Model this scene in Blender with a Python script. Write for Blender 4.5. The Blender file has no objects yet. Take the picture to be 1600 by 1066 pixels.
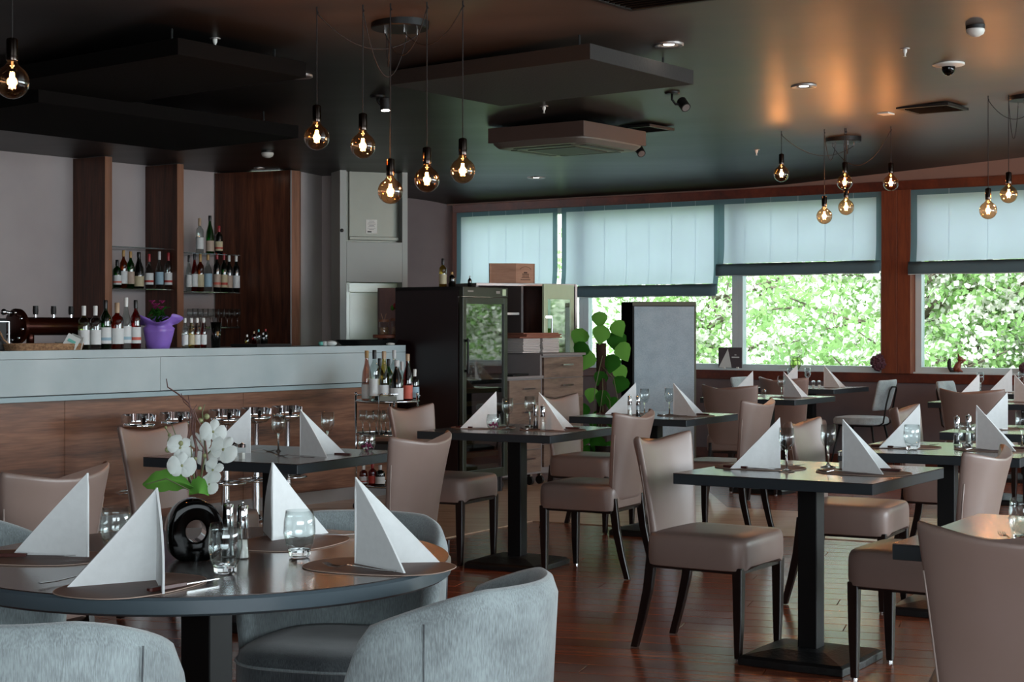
import bpy, math, random
from mathutils import Vector, Matrix
random.seed(7)
C = bpy.context.scene.collection
PI = math.pi

# ------------------------------------------------------------------ camera
F, HV, CH = 2563.0, 508.0, 1.32          # focal length in px, horizon row, eye height (1600x1066 frame)
cam = bpy.data.cameras.new('camera'); camo = bpy.data.objects.new('camera', cam); C.objects.link(camo)
camo.location = (0, 0, CH); camo.rotation_euler = (PI/2, 0, 0)
cam.sensor_width = 36; cam.lens = F/1600*36; cam.shift_y = -(533-HV)/1600
cam.clip_end = 200
bpy.context.scene.camera = camo
# ------------------------------------------------------------------ world, lights, exposure
sc = bpy.context.scene
sc.view_settings.view_transform = 'Standard'; sc.view_settings.look = 'None'
sc.view_settings.gamma = 1; sc.view_settings.use_curve_mapping = False
sc.view_settings.exposure = 1.3
sc.cycles.transparent_max_bounces = 24; sc.cycles.max_bounces = 10
w = bpy.data.worlds.new('world'); sc.world = w; w.use_nodes = True
bg = w.node_tree.nodes['Background']; bg.inputs[0].default_value = (.86, .94, 1, 1); bg.inputs[1].default_value = 1.8
def area(name, loc, target, sx, sy, power, col):
    l = bpy.data.lights.new(name, 'AREA'); l.shape = 'RECTANGLE'; l.size = sx; l.size_y = sy; l.energy = power; l.color = col
    o = bpy.data.objects.new(name, l); C.objects.link(o); o.location = loc
    o.rotation_euler = (Vector(target)-Vector(loc)).to_track_quat('-Z', 'Y').to_euler()
    return o
area('daylight_right_windows', (8.5, 4.5, 1.75), (0, 5.5, 1.2), 9, 1.6, 270, (.82, .94, 1))
area('daylight_rear_windows', (1.5, -2.9, 1.75), (0, 6, 1.0), 7, 1.6, 90, (.82, .94, 1))
sun = bpy.data.lights.new('sun', 'SUN'); sun.energy = 3.2; sun.angle = .1; sun.color = (1, .97, .9)
so = bpy.data.objects.new('sun', sun); C.objects.link(so); so.rotation_euler = (math.radians(48), 0, math.radians(-20))

# ------------------------------------------------------------------ materials
def lin(h):
    h = h.lstrip('#'); r = []
    for i in (0, 2, 4):
        c = int(h[i:i+2], 16)/255
        r.append(c/12.92 if c <= .04045 else ((c+.055)/1.055)**2.4)
    return (*r, 1)
def newmat(name):
    m = bpy.data.materials.new(name); m.use_nodes = True
    return m, m.node_tree.nodes, m.node_tree.links, m.node_tree.nodes['Principled BSDF']
def plain(name, col, rough=.5, metal=0, spec=.5, noise=None, bump=0, nscale=8, sheen=0, coat=0):
    m, n, l, b = newmat(name)
    b.inputs['Base Color'].default_value = lin(col); b.inputs['Roughness'].default_value = rough
    b.inputs['Metallic'].default_value = metal; b.inputs['Specular IOR Level'].default_value = spec
    if sheen: b.inputs['Sheen Weight'].default_value = sheen
    if coat: b.inputs['Coat Weight'].default_value = coat; b.inputs['Coat Roughness'].default_value = .15
    tc = n.new('ShaderNodeTexCoord'); nt = n.new('ShaderNodeTexNoise')
    nt.inputs['Scale'].default_value = nscale; nt.inputs['Detail'].default_value = 5
    l.new(tc.outputs['Object'], nt.inputs['Vector'])
    r = n.new('ShaderNodeValToRGB'); r.color_ramp.elements[0].position = .3; r.color_ramp.elements[1].position = .7
    c2 = lin(noise) if noise else tuple(min(1, x*1.06) for x in lin(col)[:3])+(1,)
    r.color_ramp.elements[0].color = lin(col); r.color_ramp.elements[1].color = c2
    l.new(nt.outputs['Fac'], r.inputs['Fac']); l.new(r.outputs['Color'], b.inputs['Base Color'])
    if bump:
        bp = n.new('ShaderNodeBump'); bp.inputs['Strength'].default_value = bump; bp.inputs['Distance'].default_value = .01
        l.new(nt.outputs['Fac'], bp.inputs['Height']); l.new(bp.outputs['Normal'], b.inputs['Normal'])
    return m
def wood(name, c1, c2, c3, scale=(1, 12, 12), rough=.4, world=False, rot=0, rnd=False, spec=.5, dark=.5):
    m, n, l, b = newmat(name)
    tc = n.new('ShaderNodeTexCoord'); mp = n.new('ShaderNodeMapping'); mp.inputs['Scale'].default_value = scale
    mp.inputs['Rotation'].default_value = (0, 0, rot)
    if world:
        g = n.new('ShaderNodeNewGeometry'); l.new(g.outputs['Position'], mp.inputs['Vector'])
    else: l.new(tc.outputs['Object'], mp.inputs['Vector'])
    oi = n.new('ShaderNodeObjectInfo'); src = mp.outputs['Vector']
    if rnd:
        va = n.new('ShaderNodeVectorMath'); va.operation = 'ADD'
        ms = n.new('ShaderNodeMath'); ms.operation = 'MULTIPLY'; ms.inputs[1].default_value = 40
        l.new(oi.outputs['Random'], ms.inputs[0]); l.new(src, va.inputs[0]); l.new(ms.outputs[0], va.inputs[1]); src = va.outputs[0]
    n1 = n.new('ShaderNodeTexNoise'); n1.inputs['Scale'].default_value = 1.5; n1.inputs['Detail'].default_value = 8; n1.inputs['Distortion'].default_value = .6
    n2 = n.new('ShaderNodeTexNoise'); n2.inputs['Scale'].default_value = 9; n2.inputs['Detail'].default_value = 6
    l.new(src, n1.inputs['Vector']); l.new(src, n2.inputs['Vector'])
    r = n.new('ShaderNodeValToRGB'); e = r.color_ramp.elements
    e[0].position = .3; e[0].color = lin(c1); e[1].position = .72; e[1].color = lin(c3)
    x = e.new(dark); x.color = lin(c2)
    mx = n.new('ShaderNodeMath'); mx.operation = 'MULTIPLY_ADD'; mx.inputs[1].default_value = .35
    l.new(n2.outputs['Fac'], mx.inputs[0])
    m2 = n.new('ShaderNodeMath'); m2.operation = 'MULTIPLY'; m2.inputs[1].default_value = .65
    l.new(n1.outputs['Fac'], m2.inputs[0]); l.new(m2.outputs[0], mx.inputs[2])
    l.new(mx.outputs[0], r.inputs['Fac'])
    out = r.outputs['Color']
    if rnd:
        hs = n.new('ShaderNodeHueSaturation'); mr = n.new('ShaderNodeMapRange')
        mr.inputs['To Min'].default_value = .7; mr.inputs['To Max'].default_value = 1.25
        l.new(oi.outputs['Random'], mr.inputs['Value']); l.new(mr.outputs[0], hs.inputs['Value']); l.new(out, hs.inputs['Color']); out = hs.outputs['Color']
    l.new(out, b.inputs['Base Color']); b.inputs['Roughness'].default_value = rough; b.inputs['Specular IOR Level'].default_value = spec
    bp = n.new('ShaderNodeBump'); bp.inputs['Strength'].default_value = .15; bp.inputs['Distance'].default_value = .004
    l.new(n2.outputs['Fac'], bp.inputs['Height']); l.new(bp.outputs['Normal'], b.inputs['Normal'])
    return m
def thin(name, col, refl=1.0, rough=.02, tint=.95):
    """thin-walled glass: clear or tinted transmission with a Fresnel reflection"""
    m, n, l, b = newmat(name); n.remove(b); out = n['Material Output']
    t = n.new('ShaderNodeBsdfTransparent'); c = lin(col); t.inputs[0].default_value = (c[0]*tint, c[1]*tint, c[2]*tint, 1)
    g = n.new('ShaderNodeBsdfGlossy'); g.inputs['Roughness'].default_value = rough
    fa = n.new('ShaderNodeLayerWeight'); fa.inputs['Blend'].default_value = .5
    lw = n.new('ShaderNodeMath'); lw.operation = 'POWER'; lw.inputs[1].default_value = 2.6; l.new(fa.outputs['Facing'], lw.inputs[0])
    mu = n.new('ShaderNodeMath'); mu.operation = 'MULTIPLY_ADD'; mu.inputs[1].default_value = .8*min(refl, 1); mu.inputs[2].default_value = .07*refl
    mx = n.new('ShaderNodeMixShader')
    l.new(lw.outputs[0], mu.inputs[0]); l.new(mu.outputs[0], mx.inputs[0]); l.new(t.outputs[0], mx.inputs[1]); l.new(g.outputs[0], mx.inputs[2])
    l.new(mx.outputs[0], out.inputs[0])
    return m
def emit(name, col, s):
    m, n, l, b = newmat(name); b.inputs['Base Color'].default_value = (0, 0, 0, 1)
    b.inputs['Emission Color'].default_value = lin(col); b.inputs['Emission Strength'].default_value = s
    return m
def fabric(name, c1, c2, rough=.85, vscale=(260, 260, 34), sheen=.4, sc_=1.0):
    m, n, l, b = newmat(name)
    tc = n.new('ShaderNodeTexCoord'); mp = n.new('ShaderNodeMapping'); mp.inputs['Scale'].default_value = vscale
    l.new(tc.outputs['Object'], mp.inputs['Vector'])
    n1 = n.new('ShaderNodeTexNoise'); n1.inputs['Scale'].default_value = 1.6*sc_; n1.inputs['Detail'].default_value = 6
    n2 = n.new('ShaderNodeTexNoise'); n2.inputs['Scale'].default_value = 9; n2.inputs['Detail'].default_value = 3
    l.new(mp.outputs[0], n1.inputs['Vector']); l.new(tc.outputs['Object'], n2.inputs['Vector'])
    a = n.new('ShaderNodeMath'); a.operation = 'MULTIPLY_ADD'; a.inputs[1].default_value = .5
    a2 = n.new('ShaderNodeMath'); a2.operation = 'MULTIPLY'; a2.inputs[1].default_value = .5
    l.new(n1.outputs['Fac'], a.inputs[0]); l.new(n2.outputs['Fac'], a2.inputs[0]); l.new(a2.outputs[0], a.inputs[2])
    r = n.new('ShaderNodeValToRGB'); r.color_ramp.elements[0].position = .38; r.color_ramp.elements[1].position = .6
    r.color_ramp.elements[0].color = lin(c1); r.color_ramp.elements[1].color = lin(c2)
    l.new(a.outputs[0], r.inputs['Fac']); l.new(r.outputs['Color'], b.inputs['Base Color'])
    b.inputs['Roughness'].default_value = rough; b.inputs['Sheen Weight'].default_value = sheen; b.inputs['Specular IOR Level'].default_value = .2
    bp = n.new('ShaderNodeBump'); bp.inputs['Strength'].default_value = .25; bp.inputs['Distance'].default_value = .003
    l.new(n1.outputs['Fac'], bp.inputs['Height']); l.new(bp.outputs['Normal'], b.inputs['Normal'])
    return m
def translucent(name, col, tcol, f=.55):
    m, n, l, b = newmat(name); out = n['Material Output']
    b.inputs['Base Color'].default_value = lin(col); b.inputs['Roughness'].default_value = .9; b.inputs['Specular IOR Level'].default_value = .1
    t = n.new('ShaderNodeBsdfTranslucent'); t.inputs[0].default_value = lin(tcol)
    tc = n.new('ShaderNodeTexCoord'); nt = n.new('ShaderNodeTexNoise'); nt.inputs['Scale'].default_value = 3; nt.inputs['Detail'].default_value = 8
    l.new(tc.outputs['Object'], nt.inputs['Vector'])
    mr = n.new('ShaderNodeMapRange'); mr.inputs['To Min'].default_value = f-.12; mr.inputs['To Max'].default_value = f+.12
    l.new(nt.outputs['Fac'], mr.inputs['Value'])
    mx = n.new('ShaderNodeMixShader'); l.new(mr.outputs[0], mx.inputs[0])
    l.new(b.outputs[0], mx.inputs[1]); l.new(t.outputs[0], mx.inputs[2]); l.new(mx.outputs[0], out.inputs[0])
    return m
M = {}
def ceiling_mat():
    m, n, l, b = newmat('ceiling_paint')
    g = n.new('ShaderNodeNewGeometry'); mp = n.new('ShaderNodeMapping'); mp.inputs['Rotation'].default_value = (0, 0, math.radians(20)); mp.inputs['Scale'].default_value = (.35, 1.7, 1)
    l.new(g.outputs['Position'], mp.inputs['Vector'])
    nt = n.new('ShaderNodeTexNoise'); nt.inputs['Scale'].default_value = .9; nt.inputs['Detail'].default_value = 6; nt.inputs['Roughness'].default_value = .6
    l.new(mp.outputs[0], nt.inputs['Vector'])
    r = n.new('ShaderNodeValToRGB'); e = r.color_ramp.elements; e[0].position = .32; e[1].position = .68; e[0].color = lin('#40362f'); e[1].color = lin('#60524a')
    l.new(nt.outputs['Fac'], r.inputs['Fac'])
    # shade over the bar baked into the colour, by distance from the bar front
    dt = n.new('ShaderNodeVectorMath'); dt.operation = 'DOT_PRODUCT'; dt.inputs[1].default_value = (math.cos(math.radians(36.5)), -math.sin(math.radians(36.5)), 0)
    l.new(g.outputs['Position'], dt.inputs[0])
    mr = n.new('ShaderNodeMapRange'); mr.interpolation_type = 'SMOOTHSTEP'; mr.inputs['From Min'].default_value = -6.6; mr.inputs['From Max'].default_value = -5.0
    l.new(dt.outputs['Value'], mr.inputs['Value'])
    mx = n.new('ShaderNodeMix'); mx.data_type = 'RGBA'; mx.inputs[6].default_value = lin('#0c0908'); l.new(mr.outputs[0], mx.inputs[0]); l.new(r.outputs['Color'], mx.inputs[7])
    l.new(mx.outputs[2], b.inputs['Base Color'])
    rr = n.new('ShaderNodeMapRange'); rr.inputs['To Min'].default_value = .34; rr.inputs['To Max'].default_value = .5; l.new(nt.outputs['Fac'], rr.inputs['Value']); l.new(rr.outputs[0], b.inputs['Roughness'])
    b.inputs['Specular IOR Level'].default_value = .35
    return m
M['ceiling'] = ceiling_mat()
M['raft'] = plain('acoustic_board', '#1e1a18', .8, nscale=60, bump=.2)
M['raftshaded'] = plain('shaded_acoustic_board', '#0a0807', .95, spec=.1, nscale=60, bump=.2)  # left rafts: raft board with the dim corner's shade put into its colour
M['plaster'] = plain('wall_plaster', '#6d6060', .8, noise='#776a69', nscale=2, bump=.1)
M['barwall'] = plain('grey_wall_panel', '#a09695', .7, noise='#aca2a0', nscale=1.6)
M['upper'] = plain('warm_upper_wall', '#7a5f54', .8, nscale=3)
M['lowwall'] = plain('brown_low_wall', '#5f5354', .75, noise='#685b5b', nscale=4)
M['whitewall'] = plain('pale_column_paint', '#a3a7a2', .6, nscale=3)
M['concrete'] = plain('concrete_laminate', '#98a7aa', .5, noise='#aebabc', nscale=2.2, bump=.05)
M['ledge'] = plain('ledge_grey', '#8fa3a8', .4)
M['barwood'] = wood('bar_front_wood', '#23130c', '#6a4430', '#966a50', (.7, .7, 10), .42, dark=.47)
M['finwood'] = wood('fin_wood', '#20100a', '#4b281a', '#6f402b', (9, 9, .7), .4, dark=.48)
M['finedge'] = wood('fin_edge_wood', '#69422f', '#85583f', '#946650', (9, 9, .7), .5)
M['floor'] = wood('floor_plank_wood', '#4d2416', '#7a412a', '#98593c', (1.2, 14, 14), .22, rnd=True, dark=.5)
M['floorbase'] = plain('floor_joint', '#1d0f0a', .6)
M['pale'] = wood('walkway_wood', '#a98a72', '#c2a48a', '#ccb098', (1.2, 12, 12), .24, world=True, rot=.5)
M['beam'] = wood('window_wood', '#3a160c', '#54200f', '#6a2f19', (3, 3, 3), .45)
M['post'] = wood('post_wood', '#4a200f', '#6b3219', '#80421f', (8, 8, .9), .5)
M['tabletop'] = wood('tabletop_wood', '#241a17', '#2f2320', '#3b2c27', (2, 14, 14), .26, spec=.8)
M['tabletop'].node_tree.nodes['Principled BSDF'].inputs['Coat Weight'].default_value = .7; M['tabletop'].node_tree.nodes['Principled BSDF'].inputs['Coat Roughness'].default_value = .16
M['tableedge'] = plain('table_edge', '#252c31', .35)
M['roundedge'] = plain('round_table_edge', '#48545b', .3)
M['blackmetal'] = plain('black_metal', '#060708', .5, spec=.3)
M['castiron'] = plain('black_cast_base', '#0b0c0d', .45, nscale=60, bump=.2)
M['leather'] = plain('beige_leather', '#7f6b62', .38, noise='#85716a', nscale=5, bump=.03, spec=.5)
M['leatherd'] = plain('leather_piping', '#94857d', .4)
M['legwood'] = wood('dark_leg_wood', '#0d0807', '#170e0c', '#1f1411', (9, 9, 1.2), .28)
M['velvet'] = fabric('grey_velvet', '#747c7e', '#9aa6a8')
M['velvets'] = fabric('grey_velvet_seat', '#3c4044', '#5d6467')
M['legbrown'] = wood('armchair_leg_wood', '#2a1a16', '#3a2722', '#463029', (9, 9, 1.2), .4)
M['napkin'] = plain('white_paper_napkin', '#d9dcdc', .85, nscale=50, bump=.05)
M['mat'] = plain('brown_leather_placemat', '#614a42', .6, nscale=40, bump=.1)
M['matedge'] = plain('placemat_edge', '#a08a7d', .6)
M['steel'] = plain('polished_steel', '#c9c9c9', .14, metal=1)
M['chrome'] = plain('chrome', '#d5d8da', .06, metal=1)
M['brushed'] = plain('brushed_steel', '#66675f', .42, metal=.7)
M['alu'] = plain('aluminium_trim', '#8c8684', .4, metal=.6)
M['knifewood'] = plain('dark_knife_handle', '#3d140d', .4)
M['glass'] = thin('clear_glass', '#fbfefe', .8, tint=.99)
M['pane'] = thin('window_pane', '#f6fbfa', .35)
M['smoke'] = thin('tinted_pane', '#b8bdb4', 2.2)
M['amber'] = thin('amber_bulb_glass', '#f2cba8', .9, tint=.98)
M['solidglass'] = plain('thick_glass', '#ffffff', .02); M['solidglass'].node_tree.nodes['Principled BSDF'].inputs['Transmission Weight'].default_value = 1
M['filament'] = emit('glowing_filament', '#ffc48a', 60)
M['lamp'] = emit('lit_lamp', '#fff0dd', 14)
M['lampdim'] = emit('lit_lamp_dim', '#ffe8cc', 5)
M['white'] = plain('white_plastic', '#cfcdc6', .45)
M['winframe'] = plain('white_window_frame', '#b9c6c8', .4)
M['black'] = plain('black_gloss', '#020202', .04, spec=.25)
M['blackmatt'] = plain('black_plastic', '#0a0a0a', .55)
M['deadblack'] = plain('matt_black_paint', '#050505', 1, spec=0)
M['fridge'] = plain('dark_red_fridge_side', '#160406', .3)
M['fridgegreen'] = plain('dark_olive_frame', '#23271c', .35)
M['fridgewood'] = wood('fridge_shelf_wood', '#7a5c42', '#93724f', '#a5835f', (1.5, 9, 9), .5)
M['oak'] = wood('cabinet_oak', '#4b3a31', '#6b564a', '#806a5c', (1.4, 1.4, 11), .5)
M['carcass'] = plain('grey_carcass', '#77706f', .5)
M['reddish'] = wood('reddish_panel', '#2c120c', '#43201a', '#553022', (5, 5, 1), .5)
M['frost'] = plain('frosted_glass_door', '#aebb9c', .25, coat=.3)
M['mirror'] = plain('mirrored_glass', '#b9c2ae', .03, metal=1)
M['crate'] = wood('crate_pine', '#8d6650', '#a37a62', '#b08a70', (1.2, 1.2, 8), .6)
M['brand'] = plain('burnt_print', '#4a2c20', .7)
M['paper'] = plain('stacked_paper', '#b5aeab', .8, nscale=60)
M['redleather'] = plain('red_brown_menu_leather', '#8a5645', .5)
M['partition'] = fabric('blue_grey_pinboard_felt', '#92a5b1', '#a3b5bf', vscale=(80, 80, 80), sheen=.1)
M['partedge'] = plain('olive_partition_edge', '#4f5245', .6)
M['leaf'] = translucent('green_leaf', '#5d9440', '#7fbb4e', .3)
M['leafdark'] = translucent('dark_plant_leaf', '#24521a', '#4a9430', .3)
M['stem'] = plain('brown_twig', '#5a3a34', .6)
M['stemgreen'] = plain('olive_stem', '#5a6040', .6)
M['bud'] = plain('olive_bud', '#80835a', .6)
M['petal'] = translucent('white_petal', '#d5dbd8', '#e4ece8', .3)
M['moss'] = plain('coir_pole', '#2e1a12', .95, nscale=80, bump=.6)
M['pot'] = plain('dark_pot', '#15120f', .5)
M['purple'] = plain('purple_wrap_paper', '#7f5fb5', .35, noise='#8c6cc4', nscale=9)
M['magenta'] = plain('magenta_petals', '#7c1650', .7)
M['wicker'] = plain('wicker', '#a88562', .7, noise='#6d4d36', nscale=70, bump=.5)
M['copper'] = plain('dark_copper', '#3a160c', .25, metal=.7)
M['cloth'] = plain('white_cloth', '#c8ccc8', .85)
M['teal'] = plain('teal_print', '#5fa79b', .6)
M['lid'] = wood('jar_lid_wood', '#7c4e37', '#8c5d44', '#9c6c50', (4, 4, 4), .5)
M['board'] = wood('board_wood', '#6d3a26', '#84492f', '#94563a', (2, 9, 9), .5)
M['squirrel'] = plain('carved_red_brown', '#70341f', .6, nscale=50)
M['tail'] = plain('dark_tail_brush', '#1d1a15', .8)
M['dried'] = plain('dried_dark_petals', '#4b2731', .8)
M['wiregreen'] = plain('green_wire', '#5e6b4a', .4, metal=.4)
M['blindf'] = translucent('pale_blue_blind_cloth', '#b4c0ca', '#ccd6e6', .6)
M['blindb'] = translucent('teal_blind_border', '#648089', '#728d98', .35)
M['blindd'] = plain('dark_hem_cloth', '#4e666e', .9)
M['bark'] = plain('tree_bark', '#6d6258', .9, nscale=12, bump=.5)
M['foliage'] = translucent('spring_foliage', '#93b87c', '#b4d48a', .4)
M['blossom'] = translucent('white_blossom', '#f2efec', '#f6f2ee', .3)
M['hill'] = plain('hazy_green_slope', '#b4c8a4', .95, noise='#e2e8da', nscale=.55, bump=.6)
M['ground'] = plain('grass', '#7f9a66', .95, nscale=2)
M['redbottle'] = thin('red_liquid', '#b02030', .8, tint=.75)

# ------------------------------------------------------------------ mesh helpers
class MB:
    def __init__(s): s.v = []; s.f = []
    def add(s, vs, fs):
        o = len(s.v); s.v += [tuple(p) for p in vs]; s.f += [tuple(i+o for i in f) for f in fs]; return s
    def box(s, c, d, rz=0, rot=None, top=(1, 1)):
        x, y, z = d[0]/2, d[1]/2, d[2]/2
        R = rot if rot is not None else Matrix.Rotation(rz, 3, 'Z')
        vs = []
        for k, (a, b) in ((-1, (1, 1)), (1, top)):
            for i, j in ((-1, -1), (1, -1), (1, 1), (-1, 1)):
                vs.append(Vector(c)+R @ Vector((i*x*a, j*y*b, k*z)))
        return s.add(vs, [(3, 2, 1, 0), (4, 5, 6, 7), (0, 1, 5, 4), (1, 2, 6, 5), (2, 3, 7, 6), (3, 0, 4, 7)])
    def bar(s, p, q, w_, h_, up=(0, 0, 1)):
        p, q = Vector(p), Vector(q); d = q-p; L = d.length; d.normalize()
        sx = d.cross(Vector(up))
        if sx.length < 1e-4: sx = d.cross(Vector((0, 1, 0)))
        sx.normalize(); u = sx.cross(d)
        vs = [t+sx*a*w_/2+u*b*h_/2 for t in (p, q) for a, b in ((-1, -1), (1, -1), (1, 1), (-1, 1))]
        return s.add(vs, [(3, 2, 1, 0), (4, 5, 6, 7), (0, 1, 5, 4), (1, 2, 6, 5), (2, 3, 7, 6), (3, 0, 4, 7)])
    def loops(s, L, cap=(True, True), wrap=True):
        n = len(L[0]); vs = [p for l in L for p in l]; fs = []
        for i in range(len(L)-1):
            for j in range(n if wrap else n-1):
                k = (j+1) % n
                fs.append((i*n+j, i*n+k, (i+1)*n+k, (i+1)*n+j))
        if cap[0]: fs.append(tuple(range(n))[::-1])
        if cap[1]: fs.append(tuple((len(L)-1)*n+j for j in range(n)))
        return s.add(vs, fs)
    def lathe(s, prof, n=20, c=(0, 0, 0), cap=(False, False), sx=1, sy=1):
        L = [[(c[0]+max(r, 1e-5)*math.cos(2*PI*j/n)*sx, c[1]+max(r, 1e-5)*math.sin(2*PI*j/n)*sy, c[2]+z) for j in range(n)] for r, z in prof]
        return s.loops(L, cap)
    def tube(s, P, r, n=8, cap=True, closed=False):
        P = [Vector(p) for p in P]; m = len(P); rr = r if isinstance(r, (list, tuple)) else [r]*m
        L = []; pu = None
        for i in range(m):
            d = (P[(i+1) % m]-P[i-1]) if (closed or 0 < i < m-1) else (P[min(i+1, m-1)]-P[max(i-1, 0)])
            d.normalize()
            if pu is None:
                u = d.cross(Vector((0, 0, 1)))
                if u.length < .05: u = d.cross(Vector((0, 1, 0)))
            else: u = pu-d*pu.dot(d)
            u.normalize(); pu = u; v = d.cross(u)
            L.append([P[i]+(u*math.cos(2*PI*j/n)+v*math.sin(2*PI*j/n))*rr[i] for j in range(n)])
        if closed:
            L.append(L[0]); return s.loops(L, (False, False))
        return s.loops(L, (cap, cap))
    def ball(s, c, r, n=12, m=8, sz=1, sx=1, sy=1):
        return s.lathe([(r*math.sin(PI*i/m), -r*sz*math.cos(PI*i/m)) for i in range(m+1)], n, c, sx=sx, sy=sy)
    def prism(s, poly, z0, z1):
        n = len(poly); vs = [(x, y, z0) for x, y in poly]+[(x, y, z1) for x, y in poly]
        return s.add(vs, [tuple(range(n))[::-1], tuple(range(n, 2*n))]+[(i, (i+1) % n, n+(i+1) % n, n+i) for i in range(n)])
    def build(s, name, mat, parent=None, smooth=False, bevel=0, seg=2, auto=False, solid=0):
        me = bpy.data.meshes.new(name); me.from_pydata(s.v, [], s.f); me.materials.append(M[mat] if isinstance(mat, str) else mat)
        if smooth or auto:
            me.polygons.foreach_set('use_smooth', [True]*len(me.polygons))
        me.update()
        if auto:
            try: me.set_sharp_from_angle(angle=math.radians(38))
            except Exception: pass
        o = bpy.data.objects.new(name, me); C.objects.link(o)
        if parent is not None: o.parent = parent
        if solid:
            d = o.modifiers.new('solid', 'SOLIDIFY'); d.thickness = solid; d.offset = 0
        if bevel:
            b = o.modifiers.new('bevel', 'BEVEL'); b.width = bevel; b.segments = seg; b.limit_method = 'ANGLE'; b.angle_limit = math.radians(40)
        return o
def tag(o, label=None, cat=None, group=None, kind=None):
    if label: o['label'] = label
    if cat: o['category'] = cat
    if group: o['group'] = group
    if kind: o['kind'] = kind
    return o
def thing(name, label, cat, loc=(0, 0, 0), rz=0, group=None):
    o = bpy.data.objects.new(name, None); C.objects.link(o); o.empty_display_size = .1
    o.location = loc; o.rotation_euler = (0, 0, rz); return tag(o, label, cat, group)
def copy_tree(o, parent=None):
    c = o.copy(); C.objects.link(c); c.parent = parent
    for ch in list(o.children): copy_tree(ch, c)
    return c
_used = set()
def place(proto, loc, rz, label, group=None):
    """first use moves the prototype itself, later uses copy it with its parts"""
    o = proto if proto.name not in _used else copy_tree(proto)
    _used.add(proto.name); o.location = loc; o.rotation_euler = (0, 0, rz); o['label'] = label
    if group: o['group'] = group
    return o
def struct(mb, name, mat, parent=None, **k):
    o = mb.build(name, mat, parent, **k)
    if parent is None: o['kind'] = 'structure'
    return o
def sell(a, b, n=24, p=4):
    r = []
    for i in range(n):
        t = 2*PI*i/n; c, s_ = math.cos(t), math.sin(t)
        r.append((a*math.copysign(abs(c)**(2/p), c), b*math.copysign(abs(s_)**(2/p), s_)))
    return r

# ------------------------------------------------------------------ room frame: pixel (u, v) helpers give real positions
TH = math.radians(36.5)
eB = Vector((math.sin(TH), math.cos(TH)))        # along the bar, away to the right
eO = Vector((math.cos(TH), -math.sin(TH)))       # out from the bar into the room
def FP(u, v, z=0):                                # point of height z seen at (u, v)
    Y = F*(CH-z)/(v-HV); return Vector(((u-800)/F*Y, Y, z))
def DP(u, v, Y): return Vector(((u-800)/F*Y, Y, CH-(v-HV)/F*Y))
def zc(x, y):
    q = .804*x-.595*y; return 2.73+.055*max(0, q+7.6)
def CP(u, v, drop=0):                             # point on the ceiling (minus drop)
    z = 2.8
    for _ in range(30):
        Y = F*(z-drop-CH)/(HV-v); z = zc((u-800)/F*Y, Y)
    return Vector(((u-800)/F*Y, Y, z-drop))
def ray(u, p, d):                                 # parameter along line p + t d hit by column u
    r = (u-800)/F; return (r*p[1]-p[0])/(d[0]-r*d[1])
WP = Vector((1.91, 16.6)); WD = Vector((.811, -.585)).normalized(); WN = Vector((-WD.y*-1, -WD.x)) ; WN = Vector((WD.y, -WD.x))
def wt(u): return ray(u, WP, WD)
def wpt(t, b=0): p = WP+WD*t+WN*b; return p
WA = math.atan2(WD.y, WD.x)
BP = Vector((-1.433, 12.04))
def bt(u): return ray(u, BP, eB)
BA = math.atan2(eB.y, eB.x)
KP = Vector((-4.26, 13.64))                       # back wall of the bar
def kt(u, d=0): return ray(u, KP+eO*d, eB)
def kpt(u, d=0): p = KP+eO*d; return p+eB*ray(u, p, eB)

# ------------------------------------------------------------------ floor
t_ = MB(); t_.add([(*wpt(-11, -.1), 0), (*wpt(14, -.1), 0), (*wpt(14, 24), 0), (*wpt(-11, 24), 0)], [(0, 1, 2, 3)])
m_ = MB()
m_.prism([tuple(wpt(-11, -.1)), tuple(wpt(-11, 24)), tuple(wpt(14, 24)), tuple(wpt(14, -.1))], -.12, -.022)
floor = struct(m_, 'floor', 'floorbase')
PW, PL, PA = .165, 1.9, math.radians(-17)
pd = Vector((math.cos(PA), math.sin(PA))); pn = Vector((-pd.y, pd.x))
pm = MB(); pm.box((0, 0, -.011), (PL-.003, PW-.003, .022)); plank = pm.build('plank', 'floor', floor, bevel=.0015, seg=1)
cells = []
for i in range(-40, 130):
    off = random.random()*PL
    for j in range(-6, 12):
        p = pd*(j*PL+off)+pn*(i*PW)+Vector((0, 0))
        if p.y < -3 or abs(p.x) > 9 or (p-WP).dot(WN) < .1: continue
        u = 800+F*p.x/max(p.y, .5); v = HV+F*CH/max(p.y, .5)
        vis = p.y > 3.5 and -500 < u < 2000 and 640 < v < 1200
        cells.append((0 if vis else 1, p.length, p))
cells.sort(key=lambda c: (c[0], c[1]))
first = True; rest = MB()
for k, (_, _, p) in enumerate(cells):
    if k < 290:
        o = plank if first else plank.copy()
        if not first: C.objects.link(o)
        first = False; o.location = (p.x, p.y, 0); o.rotation_euler = (0, 0, PA)
    else: rest.box((p.x, p.y, -.011), (PL-.003, PW-.003, .022), PA)
tag(rest.build('plank', 'floor', floor), kind='stuff')
# pale walkway along the bar and across the room
a0 = FP(832, 815).xy; e1 = Vector((math.sin(math.radians(31.7)), math.cos(math.radians(31.7)))); e2 = Vector((math.cos(math.radians(27)), -math.sin(math.radians(27))))
nw = Vector((-e2.y, e2.x))
c0 = a0-e1*9; c1 = a0+e2*9
wk = MB(); wk.prism([tuple(c0), tuple(a0), tuple(c1), tuple(c1+nw*1.35), tuple(a0+e2*.9+nw*1.35), tuple(a0+e1*3.2-e2*.3), tuple(BP+eB*2.2-eO*.1), tuple(BP-eB*9)], .0005, .006)
walk = struct(wk, 'walkway', 'pale')

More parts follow.
